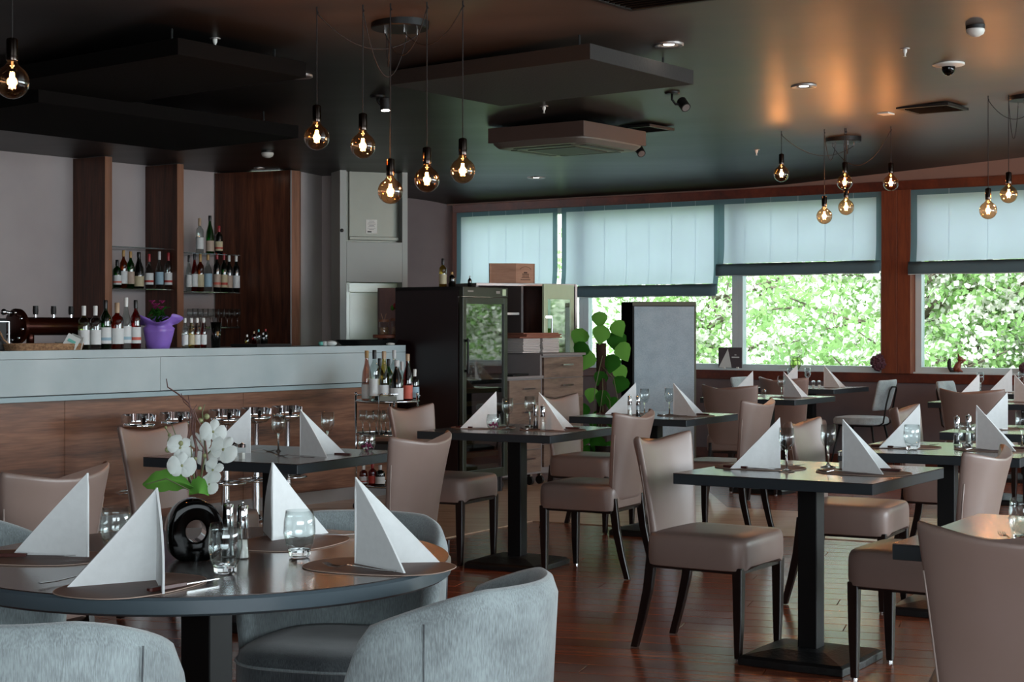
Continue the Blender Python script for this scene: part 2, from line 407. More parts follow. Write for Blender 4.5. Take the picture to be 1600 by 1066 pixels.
# ------------------------------------------------------------------ ceiling
cm = MB(); L = []
bs = [-.12, 0, .04, .1, .18, .28, .4, .6, .9, 1.3, 2, 3, 4.5, 6, 8, 10, 13, 16, 20, 24]
for b in bs:
    row = []
    for k in range(-22, 29):
        t = k*.5; p = wpt(t, b); z = zc(p.x, p.y)
        z += .10*(1-math.exp(-max(b, 0)/.35))-.06
        row.append((p.x, p.y, z))
    L.append(row)
cm.loops(L, (False, False), wrap=False)
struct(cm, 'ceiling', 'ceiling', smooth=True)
_zc = zc
def zc(x, y):
    b = (Vector((x, y))-WP).dot(WN); return _zc(x, y)+.10*(1-math.exp(-max(b, 0)/.35))-.06

# ------------------------------------------------------------------ window wall
def wseg(t0, t1, z0, z1, name, mat, b0=-.1, b1=.1, parent=None, **k):
    m = MB(); m.prism([tuple(wpt(t0, b1)), tuple(wpt(t1, b1)), tuple(wpt(t1, b0)), tuple(wpt(t0, b0))], z0, z1)
    return struct(m, name, mat, parent, **k)
tl, tr = wt(712), 11.5
low = wseg(tl-.6, tr, -.2, .78, 'wall_window', 'lowwall', -.14, .02)
wseg(tl-.6, tr, 2.665, 3.7, 'wall_window_upper', 'upper', -.14, .03)
wseg(tl, tr, .78, .87, 'trim_1', 'beam', -.14, .05, bevel=.004)
wseg(tl, tr, 2.575, 2.665, 'trim_2', 'beam', -.14, .06, bevel=.004)
wseg(wt(712), wt(722), .87, 2.575, 'trim_3', 'post', -.14, .06)
wseg(tl, tr, 0, .09, 'baseboard_window', 'beam', .02, .04)
posts = [wt(1385), wt(1430)]
pj = wseg(wt(1385), wt(1409), .87, 2.575, 'trim_4', 'post', -.14, .12, bevel=.003)
wseg(wt(1409.6), wt(1430), .87, 2.575, 'plank', 'post', -.14, .117, parent=pj, bevel=.003)
wseg(5.6, 5.9, .87, 2.575, 'trim_5', 'post', -.14, .12)
wseg(9.1, 9.4, .87, 2.575, 'trim_6', 'post', -.14, .12)
wins = [(wt(722), wt(912)), (wt(912), wt(1152)), (wt(1152), wt(1385)), (wt(1430), 5.6), (5.9, 9.1), (9.4, 11.5)]
for i, (a, b) in enumerate(wins):
    m = MB(); fw = .06
    for t0, t1, z0, z1 in ((a, a+fw, .87, 2.575), (b-fw, b, .87, 2.575), (a+fw, b-fw, .87, .93), (a+fw, b-fw, 2.515, 2.575)):
        m.prism([tuple(wpt(t0, .0)), tuple(wpt(t1, .0)), tuple(wpt(t1, -.08)), tuple(wpt(t0, -.08))], z0, z1)
    wo = struct(m, 'window_%d' % (i+1), 'winframe', bevel=.003)
    g = MB(); g.prism([tuple(wpt(a+fw, -.03)), tuple(wpt(b-fw, -.03)), tuple(wpt(b-fw, -.04)), tuple(wpt(a+fw, -.04))], .93, 2.515)
    g.build('pane', 'pane', wo)
    s_ = MB(); s_.prism([tuple(wpt(a, .05)), tuple(wpt(b, .05)), tuple(wpt(b, 0)), tuple(wpt(a, 0))], .87, .885)
    s_.build('window_sill', 'winframe', wo)

# roman blinds
def blind(u0, u1, zb, lab, seams=5, t1=None):
    a, b = wt(u0), (wt(u1) if t1 is None else t1); w_ = b-a; zt = 2.57
    p = wpt((a+b)/2, .1)
    T = thing('roman_blind', lab, 'blind', (p.x, p.y, zb), WA, 'roman blinds on the window wall')
    H = zt-zb
    def surf(x0, x1, off, nx=24, nz=16, z0=.0, z1=None):
        z1 = H if z1 is None else z1; L = []
        for i in range(nz+1):
            z = z0+(z1-z0)*i/nz; row = []
            for j in range(nx+1):
                x = x0+(x1-x0)*j/nx; k = max(0, 1-(z-.1)/.25) if z > .1 else 1
                y = -off-.03*k*k+.004*math.sin(x*9+1)+.003*math.sin(x*31)*(1-z/H)
                row.append((x, y, z+.006*math.sin(x*7+u0)*(1 if z < .05 else 0)))
            L.append(row)
        return MB().loops(L, (False, False), wrap=False)
    surf(-w_/2+.06, w_/2-.06, 0, z0=.13).build('cloth_panel', 'blindf', T, smooth=True)
    surf(-w_/2, -w_/2+.06, 0, nx=2, z0=.10).build('side_border', 'blindb', T, smooth=True)
    surf(w_/2-.06, w_/2, 0, nx=2, z0=.10).build('side_border', 'blindb', T, smooth=True)
    surf(-w_/2, w_/2, .002, z0=H-.05, z1=H, nz=2).build('top_border', 'blindb', T, smooth=True)
    for k in range(3):
        m = MB(); L = []
        for j in range(25):
            x = -w_/2+w_*j/24; z = .005+.012*k+.004*math.sin(x*6+k*2+u0); h = .115-.01*k; y = -.035-.014*(2-k)
            L.append([(x, y, z), (x, y-.012, z+.01), (x, y-.014, z+h*.6), (x, y-.002, z+h), (x, y+.006, z+h*.5)])
        m.loops(L); m.build('hem_fold', 'blindd' if k < 2 else 'blindb', T, smooth=True)
    m = MB(); m.tube([(-w_/2+w_*j/24, -.068, .006+.003*math.sin(j*.8)) for j in range(25)], .004, 5); m.build('hem_cord', 'winframe', T)
    for k in range(seams):
        x = -w_/2+w_*(k+1)/(seams+1)
        surf(x-.002, x+.002, .003, nx=1, z0=.13).build('seam', 'blindf', T)
    for s in (0,):
        m = MB(); m.tube([(w_/2+.01, .02, H-.02-z*.02) for z in range(int(H*.9/.02))], .003, 4); m.build('bead_chain', 'white', T)
blind(722, 879, 1.60, 'long pale blue roman blind at the far left of the window wall')
blind(886, 1131, 1.605, 'long pale blue roman blind hanging behind the partition and plant', 6)
blind(1131, 1385, 1.80, 'shorter pale blue roman blind just left of the wooden post', 5)
blind(1430, 0, 1.78, 'pale blue roman blind to the right of the wooden post', 8, t1=5.55)

# ------------------------------------------------------------------ other walls
def wall(p, q, z0, z1, name, mat, th=.2, parent=None, side=1, **k):
    p, q = Vector(p[:2]), Vector(q[:2]); d = (q-p).normalized(); n = Vector((-d.y, d.x))*th*side
    m = MB(); P = [tuple(p), tuple(q), tuple(q+n), tuple(p+n)]
    if side < 0: P = P[::-1]
    m.prism(P, z0, z1); return struct(m, name, mat, parent, **k)
ka = KP+eB*kt(334)
wall(KP-eB*7, ka+eB*.5, 0, 3.1, 'wall_bar', 'barwall')
# thin joints between the big wall panels
lf = KP-eB*7
wall((-8.3, -3.2), lf, 0, 3.7, 'wall_left', 'plaster')
wall((9.2, -3.2), (-8.3, -3.2), 0, .9, 'wall_rear', 'plaster')
wall((9.2, -3.2), (-8.3, -3.2), 2.55, 3.8, 'wall_rear_upper', 'plaster')
wall((-2.2, -3.2), (-8.3, -3.2), .9, 2.55, 'wall_rear_left', 'plaster')
wall((9.2, -3.2), (5.2, -3.2), .9, 2.55, 'wall_rear_right', 'plaster')
re = wpt(11.2, 0)
wall((9.2, -3.2), (re.x, re.y), 0, .95, 'wall_right', 'plaster', side=-1)
wall((9.2, -3.2), (re.x, re.y), 2.55, 3.9, 'wall_right_upper', 'plaster', side=-1)
for y in (-3.1, 0.2, 3.4, 6.5, 9.5):
    x = 9.2+(re.x-9.2)*(y+3.2)/(re.y+3.2); m = MB(); m.box((x, y, 1.75), (.2, .2, 1.6)); struct(m, 'trim_%d' % (int(y+3.3)+20), 'post')
# far wall between kitchen column and windows
fa = Vector(((636-800)/F*17.9, 17.9)); fb = wpt(tl-.05, -.05)
wall((fa.x-1.2, fa.y+.0), fb, 0, 3.1, 'wall_far', 'plaster')
# bar fins
def fin(u, d, th, name='fin'):
    p = kpt(u); q = p+eO*d; n = eB*th
    m = MB(); m.prism([tuple(p), tuple(q), tuple(q+n), tuple(p+n)], 0, 2.76)
    T = thing('wood_fin', None, 'partition', (0, 0, 0)); m.build('panel', 'finwood', T, bevel=.002)
    e = MB(); a = q+eO*.006; e.prism([tuple(q), tuple(a), tuple(a+n), tuple(q+n)], 0, 2.76); e.build('edge_strip', 'finedge', T)
    return T
tag(fin(114, .42, .075), 'tall dark wood fin left of the first bottle shelf', group='tall wood fins behind the bar')
tag(fin(227, .42, .075), 'tall dark wood fin between the two bottle niches', group='tall wood fins behind the bar')
p, q = kpt(334), DP(455, 500, 15.25).xy; q2 = DP(468, 500, 15.32).xy
T = thing('wood_fin', 'wide dark red-brown wood panel right of the bottle shelves', 'partition', group='tall wood fins behind the bar')
m = MB(); p = p+eO*.02; m.prism([tuple(p), tuple(q), tuple(q+Vector((.03, .1))), tuple(p+Vector((.08, .09)))], 0, 2.76); m.build('panel', 'finwood', T)
m = MB(); m.prism([tuple(q), tuple(q2), tuple(q2+Vector((0, .1))), tuple(q+Vector((.03, .1)))], 0, 2.76); m.build('edge_strip', 'finedge', T)
m = MB(); m.box((q.x, q.y-.006, 1.38), (.012, .012, 2.76)); m.build('metal_trim', 'alu', T)
# recessed wall panels and kitchen column
a, b, c = DP(468, 500, 15.5).xy, DP(503, 500, 15.95).xy, DP(533, 500, 15.9).xy
wall(a, b, 0, 3.1, 'wall_recess', 'barwall'); wall(b, c, 0, 3.1, 'wall_recess_side', 'barwall')
ca, cb = DP(531, 500, 15.35).xy, DP(637, 500, 15.6).xy
cd = (cb-ca).normalized(); cn = Vector((-cd.y, cd.x)); CA = math.atan2(cd.y, cd.x)
cw = (cb-ca).length
col = thing('kitchen_hatch_column', 'pale grey column with a steel roller shutter above a pale green serving hatch', 'hatch', (ca.x, ca.y, 0), CA)
def cz(v, Y=15.45): return CH-(v-HV)/F*Y
m = MB()
x0, x1 = .065, cw-.055
for a, b, z0, z1 in ((0, x0, 0, 2.9), (x1, cw, 0, 2.9), (x0, x1, 0, cz(532)), (x0, x1, cz(441), cz(378))):
    m.box(((a+b)/2, .15, (z0+z1)/2), (b-a, .3, z1-z0))
m.build('surround', 'whitewall', col, bevel=.004)
m = MB(); m.box(((x0+x1)/2, .12, (cz(378)+2.9)/2), (x1-x0, .04, 2.9-cz(378))); m.build('shutter', 'brushed', col)
m = MB(); m.box(((x0+x1)/2+.02, .085, cz(372)), (x1-x0-.06, .03, .035)); m.build('shutter_rail', 'brushed', col, bevel=.004)
m = MB(); m.box((x0+.06, .09, (cz(375)+2.8)/2), (.02, .03, 2.8-cz(375))); m.build('guide_rail', 'brushed', col)
m = MB(); m.box(((x0+x1)/2+.0, .098, cz(353)), (.11, .003, .13)); sg = m.build('notice_sheet', 'white', col)
m = MB()
for k in range(7): m.box(((x0+x1)/2, .0955, cz(353)+.05-.013*k), (.05+.03*((k*7) % 3)/2, .002, .003))
m.box(((x0+x1)/2-.02, .0955, cz(353)-.05), (.04, .002, .014)); m.build('print', 'blackmatt', sg)
m = MB(); m.box(((x0+x1)/2, .28, cz(486)), (x1-x0, .03, cz(441)-cz(532))); m.build('hatch_back', 'frost', col)  # back and liner: green reflection on steel painted in as plain colour
m = MB(); m.box((x0+.04, .2, cz(486)), (.07, .12, cz(441)-cz(532))); m.box(((x0+x1)/2, .2, cz(449)), (x1-x0, .12, .09)); m.build('steel_liner', 'frost', col, bevel=.004)
m = MB(); m.ball((.02, .0, cz(361)), .018, sy=.6); m.build('door_stop', 'blackmatt', col)

# ------------------------------------------------------------------ glass shelves and back-bar bottles
def shelf(s0, s1, z, lab):
    p, q = KP+eB*s0+eO*.01, KP+eB*s1+eO*.01; r = eO*.39
    m = MB(); m.prism([tuple(p), tuple(p+r), tuple(q+r), tuple(q)], z-.01, z)
    return tag(m.build('glass_shelf', 'smoke', bevel=.002), lab, 'shelf', 'glass shelves behind the bar')
zA1, zA2, zB1, zB2, zG = 2.0, 1.64, 1.975, 1.625, 1.30
shelf(.83, 1.545, zA1, 'empty upper glass shelf between the left and middle wood fins')
shelf(.83, 1.545, zA2, 'glass shelf with seven bottles between the left and middle wood fins')
shelf(1.64, 2.36, zB1, 'upper glass shelf carrying three bottles beside the wide wood panel')
shelf(1.64, 2.36, zB2, 'glass shelf crowded with bottles beside the wide wood panel')
shelf(1.64, 2.36, zG, 'low glass shelf carrying stemmed glasses beside the wide wood panel')

GL = {'clear': thin('clear_bottle', '#e8f0ee', 1.0), 'green': thin('green_bottle', '#3c9a4c', .9, tint=.75), 'dark': plain('dark_bottle', '#070806', .08, coat=.5),
      'amber': thin('amber_bottle', '#c07830', .9, tint=.8), 'red': thin('red_bottle', '#c03a38', .9, tint=.85), 'pink': thin('rose_bottle', '#e0b0a0', 1, tint=.85),
      'lime': thin('lime_bottle', '#dcecb4', 1, tint=.95), 'yellow': thin('yellow_bottle', '#e0d080', 1, tint=.85), 'orange': thin('orange_red_drink', '#c85a2a', .9, tint=.85)}
CAPM = {k: plain('cap_'+k, c, .4) for k, c in dict(white='#cfd0cc', black='#0a0a0a', red='#8c1a20', cork='#a88d70', silver='#b8b8b8', gold='#a8834c', green='#1d4a2a', teal='#4aa4a8').items()}
LABM = {k: plain('label_'+k, c, .6, nscale=30) for k, c in dict(white='#c9cccb', cream='#b3a888', red='#a8382e', coral='#c05a48', blue='#8aa6b4', green='#7d9a6d', beige='#a89484', black='#1a1a1a').items()}
PROF = {'wine': [(0, 0), (.9, 0), (1, .015), (1, .58), (.93, .66), (.45, .76), (.34, .80), (.33, .93)],
        'liquor': [(0, 0), (.92, 0), (1, .02), (1, .60), (.9, .68), (.45, .74), (.33, .78), (.33, .88)],
        'slim': [(0, 0), (.9, 0), (1, .02), (1, .50), (.85, .60), (.5, .72), (.38, .80), (.34, .92)],
        'round': [(0, 0), (.8, 0), (.9, .02), (1, .25), (1, .45), (.8, .58), (.4, .68), (.3, .74), (.3, .88)],
        'soda': [(0, 0), (.85, 0), (.95, .02), (1, .1), (.96, .45), (1, .52), (.8, .68), (.48, .82), (.42, .94)],
        'champ': [(0, 0), (.9, 0), (1, .02), (1, .42), (.85, .58), (.45, .74), (.36, .82), (.34, .95)]}
def bottle(loc, h, r, kind, glass, cap, lab, label, cat='bottle', group=None, band=None):
    T = thing('bottle', label, cat, loc, random.random()*.6-.3, group)
    n = 16; m = MB(); m.lathe([(a*r, b*h) for a, b in PROF[kind]], n); m.build('glass_body', GL[glass], T, smooth=True)
    pr = PROF[kind]; rn = pr[-1][0]*r; zt = pr[-1][1]*h
    c = MB(); c.lathe([(rn*1.12, zt-.10*h), (rn*1.2, zt-.01), (rn*1.2, h-.004), (rn*1.0, h), (0, h)], 12); c.build('cap', CAPM[cap], T, auto=True)
    if lab:
        z0, z1 = .12*h, .45*h
        if kind == 'champ': z0, z1 = .06*h, .34*h
        l_ = MB(); L = []
        for z in (z0, z1): L.append([(r*1.02*math.cos(-PI/2+a*PI/10*.9), r*1.02*math.sin(-PI/2+a*PI/10*.9), z) for a in range(-9, 10)])
        l_.loops(L, (False, False), wrap=False); lo = l_.build('paper_label', LABM[lab], T, smooth=True)
        if band:
            l_ = MB(); L = []
            for z in (z0+(z1-z0)*.2, z0+(z1-z0)*.38): L.append([(r*1.04*math.cos(-PI/2+a*PI/10*.9), r*1.04*math.sin(-PI/2+a*PI/10*.9), z) for a in range(-9, 10)])
            l_.loops(L, (False, False), wrap=False); l_.build('label_band', LABM[band], lo, smooth=True)
    return T
def on_back(u, d, z, vt):
    p = kpt(u, d); h = CH-(vt-HV)/F*p.y-z; return (p.x, p.y, z), h
for u, vt, r, k, g, c, l_, lb, bd in [
    (183, 406, .036, 'liquor', 'green', 'black', 'white', 'short green bottle with white and orange label, leftmost on the left glass shelf', 'coral'),
    (193, 391, .034, 'wine', 'amber', 'gold', 'white', 'gold-capped bottle second from the left wood fin', None),
    (204, 393, .034, 'wine', 'green', 'gold', 'beige', 'bottle with beige label just behind the gold-capped one', None),
    (217, 394, .044, 'champ', 'dark', 'black', 'cream', 'black champagne-shaped bottle with large cream label on the left glass shelf', None),
    (233, 397, .038, 'round', 'clear', 'red', 'white', 'clear round bottle with a red base band beside the black bottle', 'red'),
    (249, 393, .036, 'round', 'clear', 'silver', 'blue', 'clear bottle with a silver ball stopper on the left glass shelf', None),
    (263, 395, .036, 'liquor', 'clear', 'red', 'white', 'clear red-capped bottle at the right end of the left glass shelf', 'red')]:
    lo, h = on_back(u, .33, zA2, vt); bottle(lo, h, r, k, g, c, l_, lb, group='bottles on the left glass shelf', band=bd)
for u, vt, r, k, g, c, l_, lb, bd in [
    (312, 341, .036, 'liquor', 'clear', 'cork', 'white', 'clear bottle with tall cork on the highest shelf', None),
    (328, 337, .038, 'champ', 'green', 'black', 'beige', 'tall bright green bottle on the highest shelf', None),
    (342, 353, .036, 'liquor', 'dark', 'red', 'cream', 'dark bottle with red neck and square label on the highest shelf', 'red')]:
    lo, h = on_back(u, .33, zB1, vt); bottle(lo, h, r, k, g, c, l_, lb, group='bottles on the highest shelf', band=bd)
for u, vt, r, k, g, c, l_, lb, bd in [
    (295, 399, .028, 'slim', 'clear', 'black', 'white', 'slim black-capped bottle against the middle wood fin', None),
    (304, 395, .03, 'slim', 'red', 'black', 'white', 'red bottle with black cap second on the crowded right shelf', None),
    (313, 396, .034, 'liquor', 'amber', 'gold', 'cream', 'amber bottle with gold neck on the crowded right shelf', None),
    (325, 393, .038, 'round', 'clear', 'gold', 'blue', 'broad clear bottle with gold stopper on the crowded right shelf', None),
    (339, 395, .034, 'wine', 'dark', 'red', 'beige', 'dark bottle with red foil and beige label on the crowded right shelf', 'coral'),
    (350, 396, .032, 'wine', 'green', 'red', 'cream', 'green bottle with red foil near the wide wood panel', 'red'),
    (358, 399, .032, 'wine', 'dark', 'white', 'beige', 'dark bottle with white foil second from the right shelf end', None),
    (369, 399, .034, 'wine', 'dark', 'white', 'white', 'dark bottle with white foil at the right end of the right shelf', None)]:
    lo, h = on_back(u, .33, zB2, vt); bottle(lo, h, r, k, g, c, l_, lb, group='bottles on the right glass shelf', band=bd)

# ------------------------------------------------------------------ glassware prototypes
def far(): return (0, -40, 0)
def wineglass(h=.17, rb=.031, name='wine_glass'):
    T = thing(name, 'x', 'glass', far())
    m = MB(); z0 = h*.47
    m.lathe([(.004, z0), (.018, z0+.006), (rb*.95, z0+.028), (rb, z0+.05), (rb*.9, h), (rb*.86, h), (rb*.93, z0+.05), (rb*.85, z0+.03), (0.0, z0+.01)], 20)
    m.build('bowl', 'glass', T, smooth=True)
    m = MB(); m.lathe([(0, 0), (.031, 0), (.032, .002), (.012, .006), (.0045, .014), (.0038, z0-.01), (.006, z0+.004)], 16); m.build('stem', 'solidglass', T, smooth=True)
    return T
WG = wineglass()
def tumbler():
    T = thing('tumbler', 'x', 'glass', far()); h = .115
    m = MB(); m.lathe([(.024, .016), (.033, .03), (.0395, .06), (.038, .09), (.034, h), (.0325, h), (.0365, .09), (.038, .06), (.032, .033), (0, .022)], 24); m.build('glass_wall', 'glass', T, smooth=True)
    m = MB(); m.lathe([(0, 0), (.02, 0), (.0255, .003), (.0262, .014), (.028, .02), (0, .022)], 10); m.build('thick_base', 'solidglass', T)
    return T
TB = tumbler()
def mill(filled):
    T = thing('salt_mill' if filled == 'white' else 'pepper_mill', 'x', 'mill', far())
    m = MB(); m.lathe([(0, 0), (.017, 0), (.0175, .004), (.0145, .03), (.0135, .075)], 16); m.build('glass_base', 'glass', T, smooth=True)
    m = MB(); m.lathe([(0, .003), (.0145, .003), (.012, .03), (.0115, .045), (0, .046)], 12); m.build('filling', filled, T, smooth=True)
    m = MB(); m.lathe([(.0138, .074), (.0145, .076), (.0135, .10), (.0135, .128), (.011, .132), (0, .133)], 16); m.build('metal_top', 'chrome', T, auto=True)
    m = MB(); m.ball((0, 0, .137), .004, 8, 6); m.build('knob', 'chrome', T, smooth=True)
    return T
MS, MPp = mill('white'), mill('blackmatt')
def shaker():
    T = thing('shaker', 'x', 'shaker', far())
    m = MB(); m.lathe([(0, 0), (.016, 0), (.017, .05), (.0165, .055)], 4); m.build('glass_body', 'glass', T)
    m = MB(); m.lathe([(0, .003), (.013, .003), (.013, .03), (0, .031)], 4); m.build('filling', 'white', T)
    m = MB(); m.lathe([(.0165, .053), (.0165, .066), (.004, .07), (0, .075)], 10); m.build('lid', 'chrome', T, auto=True)
    return T
SH = shaker()

# ------------------------------------------------------------------ tables
def square_table():
    T = thing('square_table', 'x', 'table', far())
    m = MB(); m.box((0, 0, .7485), (.8, .8, .003)); m.build('top_surface', 'tabletop', T)
    m = MB(); m.box((0, 0, .7275), (.8, .8, .039)); m.build('tabletop', 'tableedge', T, bevel=.0015, seg=1)
    m = MB(); m.box((0, 0, .378), (.08, .08, .656)); m.build('column', 'blackmetal', T, bevel=.004)
    m = MB(); m.box((0, 0, .702), (.36, .36, .012)); m.build('mounting_plate', 'blackmetal', T)
    m = MB(); q = .215
    m.loops([[(a*s_, b*s_, z) for a, b in ((-q, -q), (0, -q-.008), (q, -q), (q+.008, 0), (q, q), (0, q+.008), (-q, q), (-q-.008, 0))] for s_, z in ((1, 0), (1, .028), (.93, .038), (.45, .058), (.22, .06))])
    m.build('base', 'castiron', T, bevel=.003)
    return T
ST = square_table()
TAB = {}
def tb(key, x, y, yaw, label):
    place(ST, (x, y, .006 if key in ('bar', ) else 0), yaw, label, 'square black-edged restaurant tables'); TAB[key] = (x, y, yaw)
def TL(key, lx, ly, z=.751):
    x, y, a = TAB[key]; return (x+lx*math.cos(a)-ly*math.sin(a), y+lx*math.sin(a)+ly*math.cos(a), z)
tb('t1', 1.173, 6.435, -.571, 'square table right of centre, wholly visible with its pedestal on the floor')
tb('t2', .03, 8.989, -.488, 'square table in front of the wine fridge, laid with a petal bowl')
tb('t3', .903, 10.388, -.53, 'square table in front of the blue-grey partition')
tb('bar', -1.037, 7.18, -.484, 'square table in front of the bar stools')
tb('tr', 2.008, 7.558, -.488, 'square table with two tumblers, right behind the fully visible square table')
tb('tf', 1.542, 4.41, -.55, 'frontmost square table at the right edge, in front of the large chair back')
tb('t8', 2.82, 8.9, -.5, 'square table behind the tumblers table, cut by the right edge')
tb('t4', 2.03, 13.0, -.58, 'square table below the middle cluster of pendant bulbs')
tb('t5', 2.74, 15.05, -.6, 'window table between two pale velvet chairs')
tb('t6', 3.62, 12.25, -.55, 'square table behind the brown chair back near the right edge')
tb('t7', 4.35, 13.85, -.6, 'window table near the squirrel figure')
tb('t9', -2.07, 5.58, -.5, 'square table cut off by the left edge of the picture')
TD = {'t1': 'the wholly visible square table', 't2': 'the table in front of the wine fridge', 't3': 'the table before the blue-grey partition',
      'bar': 'the table in front of the bar stools', 'tr': 'the table with two tumblers', 'tf': 'the frontmost table at right', 't8': 'the table behind the tumblers table',
      't4': 'the table below the middle pendants', 't5': 'the window table with velvet chairs', 't6': 'the table behind the brown chair back',
      't7': 'the window table near the squirrel', 't9': 'the table cut by the left edge'}
RX, RY, RR = -.75, 4.03, .6
T = thing('round_table', 'large round brown-topped table in the left foreground', 'table', (RX, RY, 0), -.5)
m = MB(); m.lathe([(0, .708), (RR-.008, .708), (RR, .714), (RR, .742), (RR-.006, .748), (0, .748)], 72); m.build('tabletop', 'roundedge', T, auto=True)
m = MB(); m.lathe([(0, .7485), (RR-.006, .7485), (RR-.006, .7505), (0, .7505)], 72); m.build('top_surface', 'tabletop', T)
m = MB(); m.box((0, 0, .36), (.09, .09, .70)); m.build('column', 'blackmetal', T, bevel=.004)
m = MB(); m.lathe([(0, 0), (.28, 0), (.28, .02), (.25, .03), (.06, .05), (0, .05)], 32); m.build('base', 'castiron', T, auto=True)

# ------------------------------------------------------------------ place settings
def mat_proto():
    T = thing('placemat', 'x', 'placemat', far())
    pts = sell(.18, .13, 40, 2.6); m = MB(); m.prism([(x*(1+.10*y), y) for x, y in pts], 0, .0022); m.build('mat', 'mat', T)
    m = MB(); m.tube([(x*(1+.10*y), y, .0013) for x, y in pts], .0014, 5, closed=True); m.build('stitched_rim', 'matedge', T, smooth=True)
    return T
MT = mat_proto()
def napkin_proto(a1, a2, h=.2, w_=.2):
    T = MB()
    def wing(a):
        d = Vector((math.cos(a), math.sin(a), 0)); n = Vector((-d.y, d.x, 0))*.0025
        L = []
        for i in range(7):
            f = i/6; w2 = w_*(1-f)
            bow = n*2.2*math.sin(PI*f)
            row = [Vector((0, 0, h*f))+n+bow*.3, Vector((0, 0, h*f))+d*w2+n+bow, Vector((0, 0, h*f))+d*w2-n+bow, Vector((0, 0, h*f))-n+bow*.3]
            L.append([tuple(p) for p in row])
        T.loops(L)
    wing(a1); wing(a2); T.tube([(0, 0, z*h/6) for z in range(7)], [.0036]*6+[.001], 8)
    o = T.build('folded_napkin', 'napkin', auto=True); tag(o, 'x', 'napkin'); o.location = far(); return o
NP = napkin_proto(math.radians(-20), math.radians(38))
def fork_proto():
    m = MB()
    pts = [(-.10, 0, .004), (-.06, 0, .003), (-.01, 0, .007), (.03, 0, .010), (.045, 0, .006), (.055, 0, .004)]
    for w0, w1, (p, q) in zip((.011, .008, .005, .005, .013), (.008, .005, .005, .013, .02), zip(pts, pts[1:])):
        m.add([(p[0], -w0/2, p[2]-.001), (p[0], w0/2, p[2]-.001), (p[0], w0/2, p[2]+.001), (p[0], -w0/2, p[2]+.001), (q[0], -w1/2, q[2]-.001), (q[0], w1/2, q[2]-.001), (q[0], w1/2, q[2]+.001), (q[0], -w1/2, q[2]+.001)],
              [(0, 1, 2, 3), (7, 6, 5, 4), (0, 4, 5, 1), (1, 5, 6, 2), (2, 6, 7, 3), (3, 7, 4, 0)])
    for k in range(4):
        y = -.0085+.00567*k; m.tube([(.053, y, .004), (.075, y, .005), (.095, y, .011)], [.0015, .0013, .0006], 5)
    o = m.build('fork', 'steel', bevel=0); tag(o, 'x', 'fork'); o.location = far(); return o
FK = fork_proto()
def knife_proto():
    T = thing('knife', 'x', 'knife', far())
    m = MB(); m.loops([[(x, y*w_, .005+z*t) for y, z in ((-1, -1), (1, -1), (1, 1), (-1, 1))] for x, w_, t in ((-.11, .005, .003), (-.105, .007, .0045), (-.05, .0065, .0045), (-.005, .0055, .004))]); m.build('handle', 'knifewood', T, bevel=.001)
    m = MB(); m.add([(-.005, -.006, .004), (.09, -.007, .004), (.115, .003, .004), (-.005, .006, .004), (-.005, -.006, .006), (.09, -.007, .0055), (.115, .003, .0055), (-.005, .006, .006)], [(3, 2, 1, 0), (4, 5, 6, 7), (0, 1, 5, 4), (1, 2, 6, 5), (2, 3, 7, 6), (3, 0, 4, 7)]); m.build('blade', 'steel', T)
    return T
KN = knife_proto()
SIDE = {'R': 'right', 'L': 'left'}
def setting(key, side, cut=True, mats=True):
    x, y, a = TAB[key]; s = 1 if side == 'R' else -1; ra = a if s > 0 else a+PI
    d = TD[key]; sd = SIDE[side]
    place(NP, TL(key, s*.128, s*.01, .7535), ra, f'white folded napkin on the {sd} side of {d}', 'standing white napkins')
    if mats: place(MT, TL(key, s*.215, 0), ra, f'brown leather placemat on the {sd} side of {d}', 'brown leather placemats')
    if cut:
        place(FK, TL(key, s*.16, -s*.085, .7535), ra+PI+.1, f'steel fork on the {sd} placemat of {d}', 'forks')
        place(KN, TL(key, s*.22, s*.105, .7535), ra+PI-.05, f'dark-handled knife on the {sd} placemat of {d}', 'knives')
for k in ('t1', 't2', 't3', 'bar', 'tr'):
    setting(k, 'L'); setting(k, 'R')
for k in ('t8', 't4', 't5', 't6', 't7'):
    setting(k, 'L', cut=(k in ('t8', 't4'))); setting(k, 'R', cut=False)
setting('t9', 'R', cut=False)
# frontmost table at right: diner on the near side
place(MT, TL('tf', .02, -.215), TAB['tf'][2]-PI/2, 'brown leather placemat on the frontmost table at right', 'brown leather placemats')
place(FK, (*FP(1575, 843, .756).xy, .7545), PI/2-.1, 'fork with upright tines on the frontmost table at right', 'forks')
place(NP, TL('tf', .13, -.05, .7535), TAB['tf'][2]-.3, 'white folded napkin cut by the right edge on the frontmost table', 'standing white napkins')
def wg(u, v, lab): place(WG, tuple(FP(u, v, .751)), 0, lab, 'stemmed wine glasses on the tables')
wg(1229, 737, 'wine glass at the left napkin of the wholly visible square table')
wg(1294, 730, 'wine glass at the middle of the wholly visible square table')
wg(793, 671, 'wine glass beside the petal bowl')
wg(828, 667, 'wine glass beside the mills on the table in front of the wine fridge')
wg(1007, 650, 'wine glass beside the mills on the table before the partition')
wg(1046, 649, 'wine glass left of the right napkin on the table before the partition')
wg(435, 707, 'wine glass on the left of the table in front of the bar stools')
wg(512, 702, 'wine glass near the right napkin of the table in front of the bar stools')
wg(1221, 622, 'wine glass between the napkins of the table below the middle pendants')
wg(1235, 604, 'left wine glass on the window table with velvet chairs')
wg(1262, 604, 'right wine glass on the window table with velvet chairs')
wg(1532, 613, 'wine glass on the window table near the squirrel')
wg(1596, 613, 'wine glass at the right edge on the window table near the squirrel')
wg(1597, 700, 'wine glass cut by the right edge behind the tumblers table')
def tum(u, v, lab): place(TB, tuple(FP(u, v, .751)), random.random(), lab, 'water tumblers')
